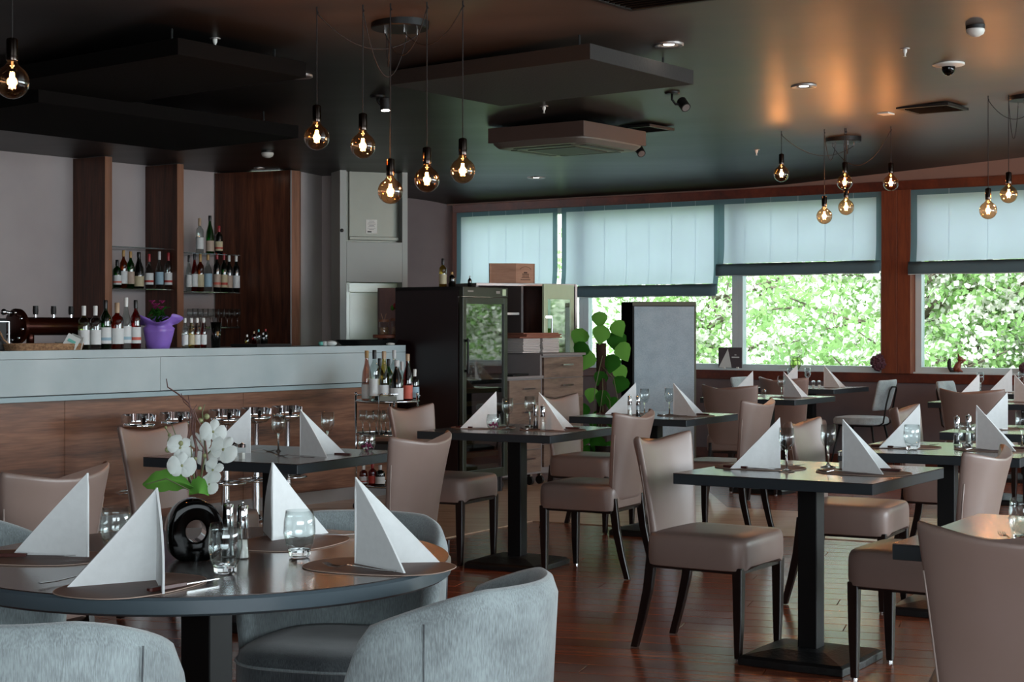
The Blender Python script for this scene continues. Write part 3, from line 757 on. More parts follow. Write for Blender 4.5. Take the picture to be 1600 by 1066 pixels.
tum(181, 864, 'tumbler between the two left napkins on the round table')
tum(352, 896, 'tumbler in front of the black orchid vase')
tum(468, 871, 'tumbler left of the right napkin on the round table')
tum(1425, 703, 'left tumbler on the tumblers table')
tum(1511, 699, 'right tumbler in front of the mills on the tumblers table')
tum(1600, 848, 'tumbler cut by the right edge on the frontmost table')
def ml(u, v, w_, lab): place(MS if w_ else MPp, tuple(FP(u, v, .751)), 0, lab, 'glass and steel mills')
ml(379, 873, 1, 'steel-topped salt mill behind the tumbler on the round table'); ml(356, 870, 0, 'steel-topped pepper mill beside the black orchid vase')
ml(848, 673, 1, 'salt mill on the table in front of the wine fridge'); ml(837, 671, 0, 'pepper mill on the table in front of the wine fridge')
ml(984, 652, 1, 'salt mill on the table before the partition'); ml(997, 652, 0, 'pepper mill on the table before the partition')
ml(1513, 692, 1, 'salt mill on the tumblers table'); ml(1495, 695, 0, 'pepper mill on the tumblers table')
def shk(u, v, lab): place(SH, tuple(FP(u, v, .751)), .3, lab, 'small glass shakers')
shk(366, 718, 'left small shaker beside the orchid blossoms'); shk(378, 719, 'right small shaker beside the left napkin near the bar stools')
shk(1316, 733, 'small shaker half hidden by the right napkin of the wholly visible square table')
shk(1271, 607, 'left small shaker on the window table with velvet chairs'); shk(1280, 607, 'right small shaker on the window table with velvet chairs')
shk(1194, 623, 'small white shaker behind the brown chair back below the middle pendants')
# petal bowls
def bowlglass(loc, lab):
    T = thing('petal_bowl', lab, 'bowl', loc, 0, 'round glass bowls with petals')
    m = MB(); m.lathe([(0, 0), (.018, 0), (.032, .015), (.040, .04), (.038, .065), (.033, .085), (.032, .085), (.037, .065), (.039, .04), (.031, .016), (0, .003)], 20); m.build('glass_bowl', 'glass', T, smooth=True)
    m = MB(); r = random.Random(3)
    for k in range(26):
        a = r.random()*6.3; q = r.random()*.026; m.box((q*math.cos(a), q*math.sin(a), .01+r.random()*.03), (.011, .009, .003), rot=Matrix.Rotation(r.random()*3, 3, 'X') @ Matrix.Rotation(a, 3, 'Z'))
    tag(m.build('petals', 'magenta', T), kind='stuff')
    m = MB()
    for k in range(12):
        a = r.random()*6.3; q = r.random()*.026; m.ball((q*math.cos(a), q*math.sin(a), .012+r.random()*.025), .005, 6, 4)
    tag(m.build('white_beads', 'white', T), kind='stuff')
bowlglass(tuple(FP(771, 672, .751)), 'round glass bowl of dark petals on the table in front of the wine fridge')
bowlglass(TL('bar', .27, .32), 'round glass bowl behind the right napkin of the table in front of the bar stools')
# round table settings (positions measured from the napkins' footprints)
def nap_round(sp, w1, w2, lab):
    s = FP(*sp, .751); d1 = (FP(*w1, .751)-s); d2 = (FP(*w2, .751)-s)
    o = napkin_proto(math.atan2(d1.y, d1.x), math.atan2(d2.y, d2.x), .205, .2); o.location = (s.x, s.y, .7535)
    tag(o, lab, 'napkin', 'standing white napkins')
nap_round((556, 882), (630, 897), (690, 880), 'large white napkin on the right side of the round table')
nap_round((137, 872), (12, 868), (95, 852), 'large white napkin on the left side of the round table')
nap_round((245, 908), (123, 918), (254, 927), 'large white napkin at the front of the round table')
nap_round((426, 846), (508, 835), (413, 832), 'white napkin at the back of the round table beside the mills')
for u, v, rz, lab in ((592, 886, -.35, 'right'), (55, 872, 2.9, 'left'), (205, 916, -2.0, 'front'), (455, 848, 1.2, 'back')):
    p = FP(u, v, .751); place(MT, tuple(p), rz, f'brown leather placemat at the {lab} of the round table', 'brown leather placemats')
for u, v, rz, lab in ((560, 893, 2.65, 'right'), (122, 908, .9, 'front'), (505, 842, -2.6, 'back')):
    p = FP(u, v, .751); place(FK, (p.x, p.y, .7545), rz, f'fork on the {lab} placemat of the round table', 'forks')
for u, v, rz, lab in ((45, 873, -.06, 'left'), (292, 918, .95, 'front')):
    p = FP(u, v, .751); place(KN, (p.x, p.y, .7545), rz, f'knife on the {lab} placemat of the round table', 'knives')

# ------------------------------------------------------------------ chairs
def leather_chair():
    T = thing('dining_chair', 'x', 'chair', far())
    # seat: thick upholstered block, corners drawn down over the front legs
    m = MB(); L = []
    for z, s_ in ((.362, .95), (.366, .985), (.38, 1), (.44, 1.0), (.462, .99), (.476, .965), (.482, .93)):
        L.append([(x*s_, y*s_+.0, z+(-.012 if (z < .37 and abs(x) > .17) else 0)) for x, y in sell(.228, .222, 32, 7)])
    L.append([(x*.6, y*.6, .487) for x, y in sell(.228, .222, 32, 7)])
    m.loops(L); m.build('seat', 'leather', T, auto=True)
    # backrest: wrapped panel, corners flare forward, top edge dips in the middle
    m = MB(); L = []; N = 36; H0, H1 = .405, .868
    ring = sell(1, 1, N, 3.2)
    rows = [(0, .80), (.012, .95), (.04, 1), (.2, 1), (.4, 1), (.6, 1), (.8, 1), (.92, 1), (.965, .98), (.99, .9), (1.0, .72)]
    for f, e in rows:
        hw = .185+.053*f**1.1; th = .026
        row = []
        for x, y in ring:
            xx = x*hw*(1-(1-e)*.12); yy = y*th*e
            c = .062*abs(x)**2.6*(.25+.75*f)           # wrap forward
            lean = -.205-.075*f-.02*f*f
            dip = -.035*(1-abs(x)**1.7)*f**3
            row.append((xx, lean+yy+c, H0+(H1-H0)*f+dip))
        L.append(row)
    m.loops(L); m.build('backrest', 'leather', T, smooth=True)
    for s in (-1, 1):   # piping down the rear edge of the back
        m = MB(); m.tube([(s*(.185+.053*f**1.1)*.985, -.205-.075*f-.02*f*f-.012+.062*(.25+.75*f), H0+(H1-H0)*f) for f in (.02, .2, .4, .6, .75)], .003, 5); m.build('piping', 'leatherd', T, smooth=True)
    m = MB(); m.tube([(x*.178, -.207-.02*(1-abs(x)**2)+.008, .403) for x in (-1, -.6, -.2, .2, .6, 1)], .004, 5); m.build('piping', 'leatherd', T, smooth=True)
    for s in (-1, 1):
        m = MB(); m.loops([[(s*(cx)+a*w_/2, cy+b*w_/2, z) for a, b in ((-1, -1), (1, -1), (1, 1), (-1, 1))] for z, w_, cx, cy in ((.006, .026, .190, .186), (.16, .036, .190, .188), (.365, .042, .191, .188))]); m.build('leg', 'legwood', T, bevel=.004)
        m = MB(); m.lathe([(0, 0), (.011, 0), (.011, .007), (0, .007)], 10, (s*.19, .186, 0)); m.build('foot_glide', 'steel', T)
        m = MB(); L = []
        for z, y, w_ in ((.003, -.285, .03), (.12, -.252, .034), (.25, -.222, .04), (.36, -.208, .042), (.418, -.206, .034)):
            L.append([(s*.172+a*.013, y+b*w_/2, z) for a, b in ((-1, -1), (1, -1), (1, 1), (-1, 1))])
        m.loops(L); m.build('leg', 'legwood', T, bevel=.003)
    m = MB(); m.box((0, 0, .35), (.40, .40, .022)); m.build('seat_frame', 'legwood', T)
    return T
LC = leather_chair()
def chair(key, side, label, d=.44, lat=0, dr=0):
    x, y, a = TAB[key]
    if side == 'L': p, rz = TL(key, -d, lat, 0), a-PI/2
    elif side == 'R': p, rz = TL(key, d, lat, 0), a+PI/2
    else: p, rz = TL(key, lat, -d, 0), a
    place(LC, p, rz+dr, label, 'beige leather dining chairs')
chair('t1', 'L', 'beige leather chair on open floor at the left of the wholly visible square table', .43, .045)
chair('t1', 'R', 'beige leather chair seen from behind at the right of the wholly visible square table', .45, -.03)
chair('t2', 'L', 'beige leather chair between the bottle trolley and the wine fridge')
chair('t2', 'R', 'beige leather chair, rear view, right of the table in front of the wine fridge', .45)
chair('t3', 'L', 'beige leather chair in front of the drawer cabinet')
chair('t3', 'R', 'beige leather chair seen from behind at the right of the table before the partition', .45)
chair('bar', 'L', 'beige leather chair behind the orchid, beside the bar stools')
chair('bar', 'R', 'beige leather chair seen from behind, between the two left tables near the bar', .50)
chair('tr', 'L', 'beige leather chair whose back rises behind the wine glasses at right', .44)
chair('t8', 'L', 'beige leather chair behind the left napkin of the tumblers table', .44)
chair('t4', 'F', 'brown leather chair back in front of the table below the middle pendants', .42, -.02)
chair('t5', 'F', 'brown leather chair back in front of the window table with velvet chairs', .60, .12)
chair('t6', 'F', 'brown leather chair back in front of the table near the right edge', .42)
chair('t9', 'R', 'beige leather chair seen from behind at the far left', .46)
x_, y_ = 1.24, 3.94
place(LC, (x_, y_, 0), -.35, 'largest leather chair back, at the right edge of the foreground', 'beige leather dining chairs')

def velvet_wire():
    T = thing('velvet_chair', 'x', 'chair', far())
    m = MB(); L = []
    for z, s_ in ((.43, .92), (.44, 1), (.475, 1), (.492, .95), (.498, .8)): L.append([(x*s_, y*s_+.01, z) for x, y in sell(.22, .22, 24, 3.5)])
    m.loops(L); m.build('seat', 'velvet', T, auto=True)
    m = MB(); L = []
    for f, e in ((0, .7), (.06, .93), (.15, 1), (.5, 1), (.85, 1), (.94, .93), (1, .7)):
        L.append([(x*.21*(.9+.1*f)*(1-(1-e)*.3), -.20-.07*f+y*.024*e+.03*abs(x)**2, .56+.27*f) for x, y in sell(1, 1, 24, 3)])
    m.loops(L); m.build('backrest', 'velvet', T, smooth=True)
    m = MB(); m.tube([(-.09, -.02, .425), (-.09, -.2, .425), (-.09, -.235, .45), (-.085, -.262, .62), (-.075, -.29, .74), (-.05, -.30, .77), (.05, -.30, .77), (.075, -.29, .74), (.085, -.262, .62), (.09, -.235, .45), (.09, -.2, .425), (.09, -.02, .425)], .008, 8); m.build('back_frame', 'blackmetal', T, smooth=True)
    m = MB(); m.tube([(-.15, -.15, .42), (.15, -.15, .42), (.15, .16, .42), (-.15, .16, .42)], .009, 8, closed=True); m.build('seat_frame', 'blackmetal', T)
    for sx in (-1, 1):
        for sy in (-1, 1):
            m = MB(); m.tube([(sx*.15, sy*.15, .42), (sx*.21, sy*.23, 0)], [.011, .007], 8); m.build('leg', 'blackmetal', T, smooth=True)
    return T
VC = velvet_wire()
def vch(key, side, d, lab, lat=0):
    a = TAB[key][2]; p = TL(key, d*(1 if side == 'R' else -1), lat, 0); place(VC, p, a+(PI/2 if side == 'R' else -PI/2), lab, 'velvet chairs with black wire frames')
vch('t5', 'R', .50, 'pale velvet chair with black wire back loop, right of its window table')
vch('t5', 'L', .47, 'pale velvet chair back showing above the brown chair below the middle pendants')
vch('t7', 'L', .47, 'pale velvet chair back left of the window table near the squirrel')

def armchair():
    T = thing('armchair', 'x', 'armchair', far())
    def shell(off, flare):
        pass
    A0, A1, N = math.radians(-98), math.radians(98), 40
    L = []
    def rim(t):
        k = abs(t)
        return .765-.10*max(0, (k-.35)/.65)**1.5 - (.16*max(0, (k-.84)/.16)**2)
    rings = [(0, 1), (.04, 1), (.25, 1), (.5, 1), (.8, 1), (.95, 1), (1.0, .5), (1.0, 0), (1.0, -.5), (.95, -1), (.8, -1), (.5, -1), (.25, -1), (.04, -1), (0, -1), (0, 0)]
    for i in range(N+1):
        t = -1+2*i/N; a = t*A1; zt = rim(t); zb = .35
        if abs(t) > .86: zb = .35+.05*((abs(t)-.86)/.14)**2
        row = []
        for f, s in rings:
            rx, ry = .262, .27
            g = 1+.09*f*(1-.5*abs(t)); th = .024*(1 if abs(t) < .97 else .5)
            ca, sa = math.cos(a), math.sin(a)
            px = (rx*g+s*th)*sa; py = -(ry*g+s*th)*ca
            z = zb+(zt-zb)*f+(.012 if f == 1.0 and abs(s) < .6 else 0)+(.008 if f == 1.0 and s == 0 else 0)
            row.append((px, py+.02, z))
        L.append(row)
    m = MB(); m.loops(L); m.build('shell_back', 'velvet', T, smooth=True)
    m = MB(); L = []
    for z, s_ in ((.33, .9), (.335, .97), (.38, 1), (.43, 1), (.455, .97), (.468, .88), (.474, .6)):
        L.append([(x*s_, y*s_+.03, z) for x, y in sell(.235, .25, 32, 3.2)])
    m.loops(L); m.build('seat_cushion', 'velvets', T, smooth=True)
    m = MB(); m.tube([(x*1.005, y*1.005+.03, .43) for x, y in sell(.235, .25, 40, 3.2)], .004, 5, closed=True); m.build('piping', 'velvet', T, smooth=True)
    m = MB(); m.prism([(x*.9, y*.9+.02) for x, y in sell(.255, .27, 24, 3)], .30, .335); m.build('frame', 'legbrown', T)
    for sx in (-1, 1):
        for sy in (-1, 1):
            m = MB(); m.loops([[(sx*cx+a*w_/2, sy*cy+b*w_/2, z) for a, b in ((-1, -1), (1, -1), (1, 1), (-1, 1))] for z, w_, cx, cy in ((0, .022, .235, .24), (.30, .04, .19, .19))]); m.build('leg', 'legbrown', T, bevel=.003)
    for sx in (-1, 1):  # seam on the outside of the shell
        a = sx*A1*.62; m = MB(); pts = []
        for f in (0, .2, .4, .6, .8, .97):
            g = 1+.09*f*(1-.5*.62); R = .266*g+.026; pts.append((R*math.sin(a), -R*math.cos(a)+.02, .35+(rim(.62)-.35)*f))
        m.tube(pts, .002, 5); m.build('seam', 'velvets', T)
    return T
AC = armchair()
def arm(x, y, face, lab):   # face = direction the sitter looks, radians from +X
    place(AC, (x, y, 0), face-PI/2, lab, 'grey velvet armchairs around the round table')
arm(-.47, 4.48, math.radians(252), 'grey velvet armchair behind the round table, its dark seat showing')
arm(-.195, 3.55, math.radians(158), 'grey velvet armchair in the front centre, right of the round table')
arm(-.93, 3.20, math.radians(82), 'grey velvet armchair cut by the lower left corner')
arm(-1.42, 4.42, math.radians(-20), 'grey velvet armchair mostly hidden at the left edge')

# ------------------------------------------------------------------ bar
b0, b1 = -8.0, bt(624)
BW = .62
T = thing('bar_counter', 'long bar with pale concrete upper face over brown wood-look panels', 'bar counter', (BP.x, BP.y, 0), BA)
# local frame: x along the bar (eB), y = away from the room is +y
def seams(us, a, b): return [a]+[bt(u) for u in us]+[b]
ss = seams([-420, -150, 102, 381], b0, b1-.02)
for a, b in zip(ss, ss[1:]):
    m = MB(); m.box(((a+b)/2, .02, .485), (b-a-.003, .03, .77)); m.build('panel', 'barwood', T, bevel=.001, seg=1)
m = MB(); m.box(((b0+b1)/2, BW/2, .5), (b1-b0-.04, BW-.08, 1.0)); m.build('carcass', 'blackmatt', T)
m = MB(); m.box(((b0+b1)/2, .03, .05), (b1-b0-.02, .02, .1)); m.build('plinth', 'alu', T)
ss = seams([-330, -60, 240], b0, b1)
for a, b in zip(ss, ss[1:]):
    m = MB(); m.box(((a+b)/2, -.04, 1.0), (b-a-.002, .05, .22)); m.build('concrete_panel', 'concrete', T, bevel=.001, seg=1)
m = MB(); m.box(((b0+b1)/2, -.04, 1.138), (b1-b0, .05, .052)); m.build('counter_edge', 'concrete', T, bevel=.002)
m = MB(); m.box(((b0+b1)/2, -.025, .868), (b1-b0, .07, .032)); m.build('lower_ledge', 'ledge', T, bevel=.003)
m = MB(); m.box(((b0+b1)/2, -.01, .886), (b1-b0, .03, .006)); m.build('shadow_gap', 'blackmatt', T)
m = MB(); m.box(((b0+b1)/2, BW/2-.01, 1.145), (b1-b0, BW-.05, .03)); m.build('worktop', 'ledge', T)
def bar(u, off=.1, z=1.1645): p = BP-eO*off; p = p+eB*ray(u, p, eB); return (p.x, p.y, z)
def bh(u, off, vt, z=1.1645): Y = bar(u, off)[1]; return CH-(vt-HV)/F*Y-z
ZB = 1.1605
for u, vt, r, k, g, c, l_, lb, bd in [
    (131, 478, .036, 'liquor', 'lime', 'white', 'white', 'pale lime syrup bottle, leftmost of the row on the bar', None),
    (149, 478, .036, 'liquor', 'clear', 'white', 'white', 'clear syrup bottle beside the pale lime one on the bar', None),
    (165, 469, .036, 'wine', 'green', 'black', 'white', 'green bottle with black cap on the bar', 'blue'),
    (183, 473, .042, 'liquor', 'orange', 'cork', 'white', 'amber spirit bottle with round white label on the bar', None),
    (197, 465, .034, 'slim', 'clear', 'white', 'white', 'tallest clear bottle with white cap on the bar', 'blue'),
    (212, 469, .034, 'wine', 'red', 'black', 'white', 'red bottle with black cap next to the purple flower pot', 'coral')]:
    bottle(bar(u, .12, ZB), bh(u, .12, vt, ZB), r, k, g, c, l_, lb, group='bottles on the left of the bar', band=bd)
for u, g, l_, lb in ((289, 'clear', 'white', 'clear mini bottle beside the purple flower pot'), (299, 'yellow', 'cream', 'yellow mini bottle, second of the four on the bar'),
                     (308, 'amber', 'white', 'amber mini bottle, third of the four on the bar'), (318, 'red', 'white', 'red mini bottle, right of the four on the bar')):
    bottle(bar(u, .12, ZB), bh(u, .12, 497, ZB), .022, 'soda', g, 'white', l_, lb, group='mini bottles on the bar')
# black jug
T = thing('cocktail_jug', 'dark tall glass with straws right of the mini bottles', 'jug', bar(337, .12, ZB))
m = MB(); m.lathe([(0, 0), (.03, 0), (.038, .18), (.036, .18), (.028, .006), (0, .006)], 18); m.build('glass_wall', GL['dark'], T, smooth=True)
m = MB(); m.box((.02, -.033, .1), (.012, .006, .03)); m.build('emblem', CAPM['gold'], T)
m = MB()
for k in range(4): m.tube([(.004*k-.006, .004, .02), (.012*k-.02, .01, .21)], .003, 5)
m.build('straws', 'blackmatt', T)
# black tray with small bottles
T = thing('serving_tray', 'flat black tray on the bar with small bottles', 'tray', bar(408, .16, ZB), BA)
m = MB(); m.box((0, 0, .012), (.34, .26, .024), top=(1.04, 1.05)); m.build('tray_body', 'blackmatt', T, bevel=.004)
for u, vt, g, c, lb in ((386, 523, 'yellow', 'white', 'tiny white-capped bottle just left of the black tray'), (397, 518, 'red', 'cork', 'tiny red bottle at the left of the black tray'), (404, 515, 'clear', 'teal', 'tiny blue-capped bottle on the black tray'),
                        (411, 520, 'dark', 'silver', 'tiny dark bottle in the middle of the black tray'), (415, 514, 'dark', 'red', 'tiny red-capped dark bottle on the black tray')):
    z = ZB if u < 390 else ZB+.0245
    bottle(bar(u, .15, z), bh(u, .15, vt, z), .016, 'wine', g, c, None, lb, group='tiny bottles around the black tray')
# cloth, bowl, board, jars
T = bar(508, .15, ZB)
m = MB(); m.ball((0, 0, .02), .028, 10, 6, sz=.7, sx=1.1); m.ball((.045, 0, .022), .035, 10, 6, sz=.6, sx=1.3); o = m.build('folded_cloth', 'cloth', smooth=True); o.location = T; tag(o, 'crumpled white cloth left of the black bowl on the bar', 'cloth')
m = MB(); m.ball((0, 0, .02), .022, 10, 6, sz=.8); o = m.build('cloth_corner', 'teal', None, smooth=True); o.parent = bpy.data.objects['folded_cloth']; o.location = (-.03, -.01, 0)
T = thing('black_bowl', 'long low black bowl at the right end of the bar', 'bowl', bar(575, .2, ZB), BA)
m = MB(); L = []
for s_, z in ((.8, 0), (.9, .02), (1, .045), (.96, .045), (.86, .022), (.7, .01)): L.append([(x*s_, y*s_, z) for x, y in sell(.26, .15, 32, 5)])
m.loops(L); m.build('bowl_wall', 'blackmatt', T, auto=True)
T = thing('board_stand', 'round wooden board resting on the black bowl', 'board', bar(607, .28, ZB), BA)
m = MB(); m.lathe([(0, .055), (.12, .055), (.125, .06), (.125, .078), (.12, .083), (0, .083)], 28); m.build('board_disc', 'board', T, auto=True)
m = MB(); m.lathe([(0, .0), (.05, 0), (.05, .055), (0, .055)], 16); m.build('foot', 'blackmatt', T)
def jar(u, off, z, r, h, lab, sticks=False):
    T = thing('glass_jar', lab, 'jar', bar(u, off, z), 0, 'jars on the wooden board')
    m = MB(); m.lathe([(0, 0), (r, 0), (r*1.03, .01), (r*1.03, h*.8), (r*.85, h*.9)], 18); m.build('glass_body', 'glass', T, smooth=True)
    m = MB(); m.lathe([(0, .003), (r*.9, .003), (r*.92, h*.5), (0, h*.5)], 14); m.build('filling', 'wicker', T)
    m = MB(); m.lathe([(0, h*.88), (r*1.08, h*.88), (r*1.08, h*1.04), (0, h*1.04)], 18); m.build('lid', 'lid', T, auto=True)
    if sticks:
        for a in (-.02, .02):
            m = MB(); m.tube([(0, -r*.8, h*.85), (a, -r*.8, h*1.45)], .003, 5); m.build('stick', 'crate', T)
zj = ZB+.0835
jar(600, .28, zj, .04, .115, 'left lidded glass jar with wooden sticks', True)
jar(619, .31, zj, .04, .125, 'right lidded glass jar beside the wine fridge')
m = MB(); m.ball((0, 0, .012), .03, 12, 6, sz=.4, sx=1.2); o = m.build('soap_dish', 'white', smooth=True); o.location = bar(610, .02, ZB); tag(o, 'small white dish under the wooden board', 'dish')
T = thing('artificial_flower', 'single red flower behind the jars', 'flower', bar(621, .42, ZB))
m = MB(); m.tube([(0, 0, 0), (.0, 0, .2), (-.01, 0, .30)], .004, 6); m.build('stem', 'stemgreen', T)
m = MB(); m.ball((-.01, 0, .315), .028, 10, 8); m.ball((.01, -.01, .325), .022, 10, 8); m.build('bloom', CAPM['red'], T, smooth=True)
m = MB(); m.ball((-.04, 0, .30), .016, 8, 6, sz=1.4); m.build('leaf', 'leaf', T, smooth=True)
# reddish wood back panel behind the jars
p = DP(590, 500, 13.9).xy; q = DP(660, 500, 13.9).xy
T = thing('back_cabinet', 'tall reddish wood cabinet between the jars and the wine fridge', 'cabinet', (p.x, p.y, 0), math.atan2((q-p).y, (q-p).x))
L_ = (q-p).length; zt = CH-(450-HV)/F*13.9
m = MB(); m.box((L_/2, .2, zt/2), (L_, .4, zt)); m.build('body', 'reddish', T, bevel=.003)
m = MB(); m.box((L_/2, -.008, zt/2), (L_-.03, .014, zt-.03)); m.build('door', 'reddish', T, bevel=.003)
# wicker tray, card, beer tower, flower pot
T = thing('wicker_tray', 'flat oval wicker tray at the left of the bar', 'tray', bar(65, .16, ZB), BA)
m = MB()
for k in range(4): m.tube([(x*(1+.015*k), y*(1+.015*k), .008+.010*k) for x, y in sell(.26, .14, 40, 3)], .007, 6, closed=True)
m.prism(sell(.25, .13, 30, 3), 0, .008); m.build('woven_rim', 'wicker', T, smooth=False)
m = MB(); m.tube([(-.24, -.02, .03), (-.29, -.01, .07), (-.31, .0, .12), (-.29, .03, .10), (-.24, .05, .03)], .006, 6); m.build('handle', 'wicker', T, smooth=True)
for k, (dx, r_) in enumerate(((0, .3), (.01, -.25))):
    m = MB(); m.box((0, 0, .045), (.085, .006, .085), rot=Matrix.Rotation(.5-.9*k*.2, 3, 'Y') @ Matrix.Rotation(.15, 3, 'X')); o = m.build('folded_card', 'cloth'); x, y, z = bar(112+8*k, .03+.04*k, ZB+.008); o.location = (x, y, z)
    o.rotation_euler = (0, 0, r_); tag(o, ('front' if k == 0 else 'rear')+' tilted white card with teal print leaning at the left bottles', 'card', 'tilted cards')
    m = MB(); m.box((0, -.004, .05), (.05, .002, .02), rot=Matrix.Rotation(.5-.9*k*.2, 3, 'Y')); m.build('print', 'teal', o)
m = MB(); m.lathe([(0, 0), (.02, 0), (.026, .05), (.024, .05), (.018, .004), (0, .004)], 14); o = m.build('small_glass', 'glass', smooth=True); o.location = bar(92, .30, ZB); tag(o, 'small glass behind the wicker tray', 'glass')
# beer tower
bx = bar(35, .35, ZB); T = thing('beer_tower', 'dark copper beer tap drum lying across the bar', 'beer tap', bx, BA)
def rotX(prof, n, x0, c, m):  # lathe along x
    L = [[(x0+z, c[1]+r*math.cos(2*PI*j/n), c[2]+r*math.sin(2*PI*j/n)) for j in range(n)] for r, z in prof]; m.loops(L)
hz = CH-(510-HV)/F*bx[1]-ZB
m = MB(); rotX([(.058, -.02), (.058, .62)], 28, 0, (0, 0, hz), m); m.build('drum', 'copper', T, auto=True)
m = MB(); rotX([(.10, 0), (.112, .008), (.112, .03), (.10, .038)], 32, -.06, (0, 0, hz), m); m.build('end_plate', 'copper', T, auto=True)
for k in range(8):
    a = 2*PI*k/8+.2; m = MB(); m.ball((-.063, .088*math.cos(a), hz+.088*math.sin(a)), .011, 8, 6); m.build('bolt', 'chrome', T, smooth=True)
for x in (.1, .24, .38):
    m = MB(); m.tube([(x, 0, hz+.05), (x, 0, hz+.075)], .008, 8); m.build('tap_stem', 'chrome', T)
    m = MB(); m.lathe([(0, hz+.075), (.016, hz+.075), (.018, hz+.1), (.016, hz+.13), (0, hz+.13)], 12, (x, 0, 0)); m.build('tap_handle', 'blackmatt', T, auto=True)
for x in (.06, .5):
    m = MB(); m.tube([(x, 0, 0), (x, 0, hz)], .025, 12); m.build('leg', 'copper', T, smooth=True)
m = MB(); m.tube([(-.13, .0, hz+.09), (-.07, 0, hz+.08)], .012, 8); m.ball((-.14, 0, hz+.09), .02, 10, 8); m.build('side_valve', 'chrome', T, smooth=True)
x, y, z = bar(2, .2, ZB)
T = thing('coffee_machine', 'dark machine edge cut by the left picture border', 'machine', (x-.09, y, z), BA)
m = MB(); m.box((0, 0, .10), (.16, .2, .2)); m.build('housing', 'blackmatt', T, bevel=.01)
m = MB(); m.tube([(.08, -.11, .01), (.08, -.11, .18), (-.02, -.11, .18)], .006, 6); m.build('frame_rod', 'chrome', T)
m = MB(); m.box((-.03, .05, .24), (.03, .03, .1)); m.build('lever', 'blackmatt', T)
# purple wrapped flower pot
x, y, z = bar(247, .13, ZB); Y_ = y; px = Y_/F
T = thing('wrapped_flower_pot', 'magenta flowers in a pot wrapped in purple paper on the bar', 'flower pot', (x, y, z))
m = MB(); L = []
for r, zz, wv in ((17, 0, 0), (20, 12, .6), (23, 26, 1.2), (24, 32, 1.5), (20, 36, 1), (22, 39, 2.5), (28, 43, 5), (33, 48, 6)):
    L.append([((r+wv*math.sin(5*a+.5))*px*math.cos(a), (r+wv*math.sin(5*a+.5))*px*math.sin(a), (zz+(wv*1.1*math.sin(3*a+2.6) if zz > 36 else 0))*px) for a in [2*PI*j/48 for j in range(48)]])
m.loops(L, (True, False)); m.build('paper_wrap', 'purple', T, smooth=True, solid=.002)
m = MB(); rnd = random.Random(5)
for k in range(60):
    a = rnd.random()*6.3; q = rnd.random()*.07; z_ = .16+rnd.random()*.12
    m.box((q*math.cos(a), q*math.sin(a), z_), (.042, .02, .003), rot=Matrix.Rotation(a, 3, 'Z') @ Matrix.Rotation(rnd.random()*2-1, 3, 'Y'))
tag(m.build('leaves', 'leafdark', T), kind='stuff')
for k in range(7):
    a = k*.9+.3; q = .02+.055*(k % 3)/2; zz = .275+.02*((k*5) % 3)
    fl = MB()
    for j in range(14):
        b = 2*PI*j/14; fl.box((q*math.cos(a)+.013*math.cos(b), q*math.sin(a)+.013*math.sin(b), zz+.004*(j % 2)), (.02, .006, .002), rot=Matrix.Rotation(b, 3, 'Z') @ Matrix.Rotation(-.6, 3, 'Y'))
    fl.ball((q*math.cos(a), q*math.sin(a), zz-.004), .007, 8, 5)
    fl.build('flower', 'magenta', T)
# stemmed glasses on the low shelf
ORD = 'first second third fourth fifth sixth seventh eighth ninth tenth'.split()
for k, u in enumerate((297, 305, 313, 321, 329, 337, 346, 355, 362, 371)):
    p = kpt(u, .24+.1*(k % 2)); o = place(WG, (p.x, p.y, zG), 0, ORD[k]+' stemmed glass from the middle wood fin on the low glass shelf', 'stemmed glasses on the low shelf')

# ------------------------------------------------------------------ bar stools
def stool():
    T = thing('bar_stool', 'x', 'bar stool', far())
    m = MB(); m.lathe([(0, 0), (.135, 0), (.135, .008), (.06, .02), (.03, .05), (0, .05)], 32); m.build('base', 'chrome', T, auto=True)
    m = MB(); m.lathe([(.028, .04), (.028, .4), (.019, .4), (.019, .66)], 16); m.build('pole', 'chrome', T, auto=True)
    m = MB(); L = []
    for r, z in ((.03, .655), (.075, .665), (.092, .685), (.096, .70), (.088, .703), (.03, .70)): L.append([(r*math.cos(2*PI*j/28), r*math.sin(2*PI*j/28), z) for j in range(28)])
    m.loops(L); m.build('seat', 'chrome', T, smooth=True)
    m = MB(); L = []   # curved metal back band
    for j in range(25):
        a = -PI/2+(-1+2*j/24)*2.0; r = .102; h = .05*(1 if abs(-1+2*j/24) < .8 else .8)
        L.append([((r+dx)*math.cos(a), (r+dx)*math.sin(a), z) for dx, z in ((0, .735-h/2), (.006, .735-h/2), (.006, .735+h/2), (0, .735+h/2))])
    m.loops(L); m.build('back_band', 'chrome', T, auto=True)
    for a in (-2.6, -PI/2, -.5):
        m = MB(); m.bar((.092*math.cos(a), .092*math.sin(a), .69), (.104*math.cos(a), .104*math.sin(a), .735), .02, .006); m.build('bracket', 'chrome', T)
    m = MB(); m.tube([(.13*math.cos(2*PI*j/24), .13*math.sin(2*PI*j/24)-.0, .28) for j in range(24)], .009, 8, closed=True); m.tube([(-.13, 0, .28), (.13, 0, .28)], .008, 6); m.build('footrest', 'chrome', T, smooth=True)
    return T
BS = stool()
for k, (u, lb) in enumerate(((217, 'chrome bar stool nearest the left, beside the chair behind the orchid'), (275, 'chrome bar stool second from the left, above the beige chair back'), (352, 'chrome bar stool behind the orchid blossoms'),
                             (400, 'chrome bar stool fourth from the left, left of the white napkin'), (449, 'rightmost chrome bar stool, behind the wine glass'))):
    p = BP+eO*.42; p = p+eB*ray(u, p, eB); place(BS, (p.x, p.y, .006), -TH+PI/2+PI*(1), lb, 'chrome bar stools')

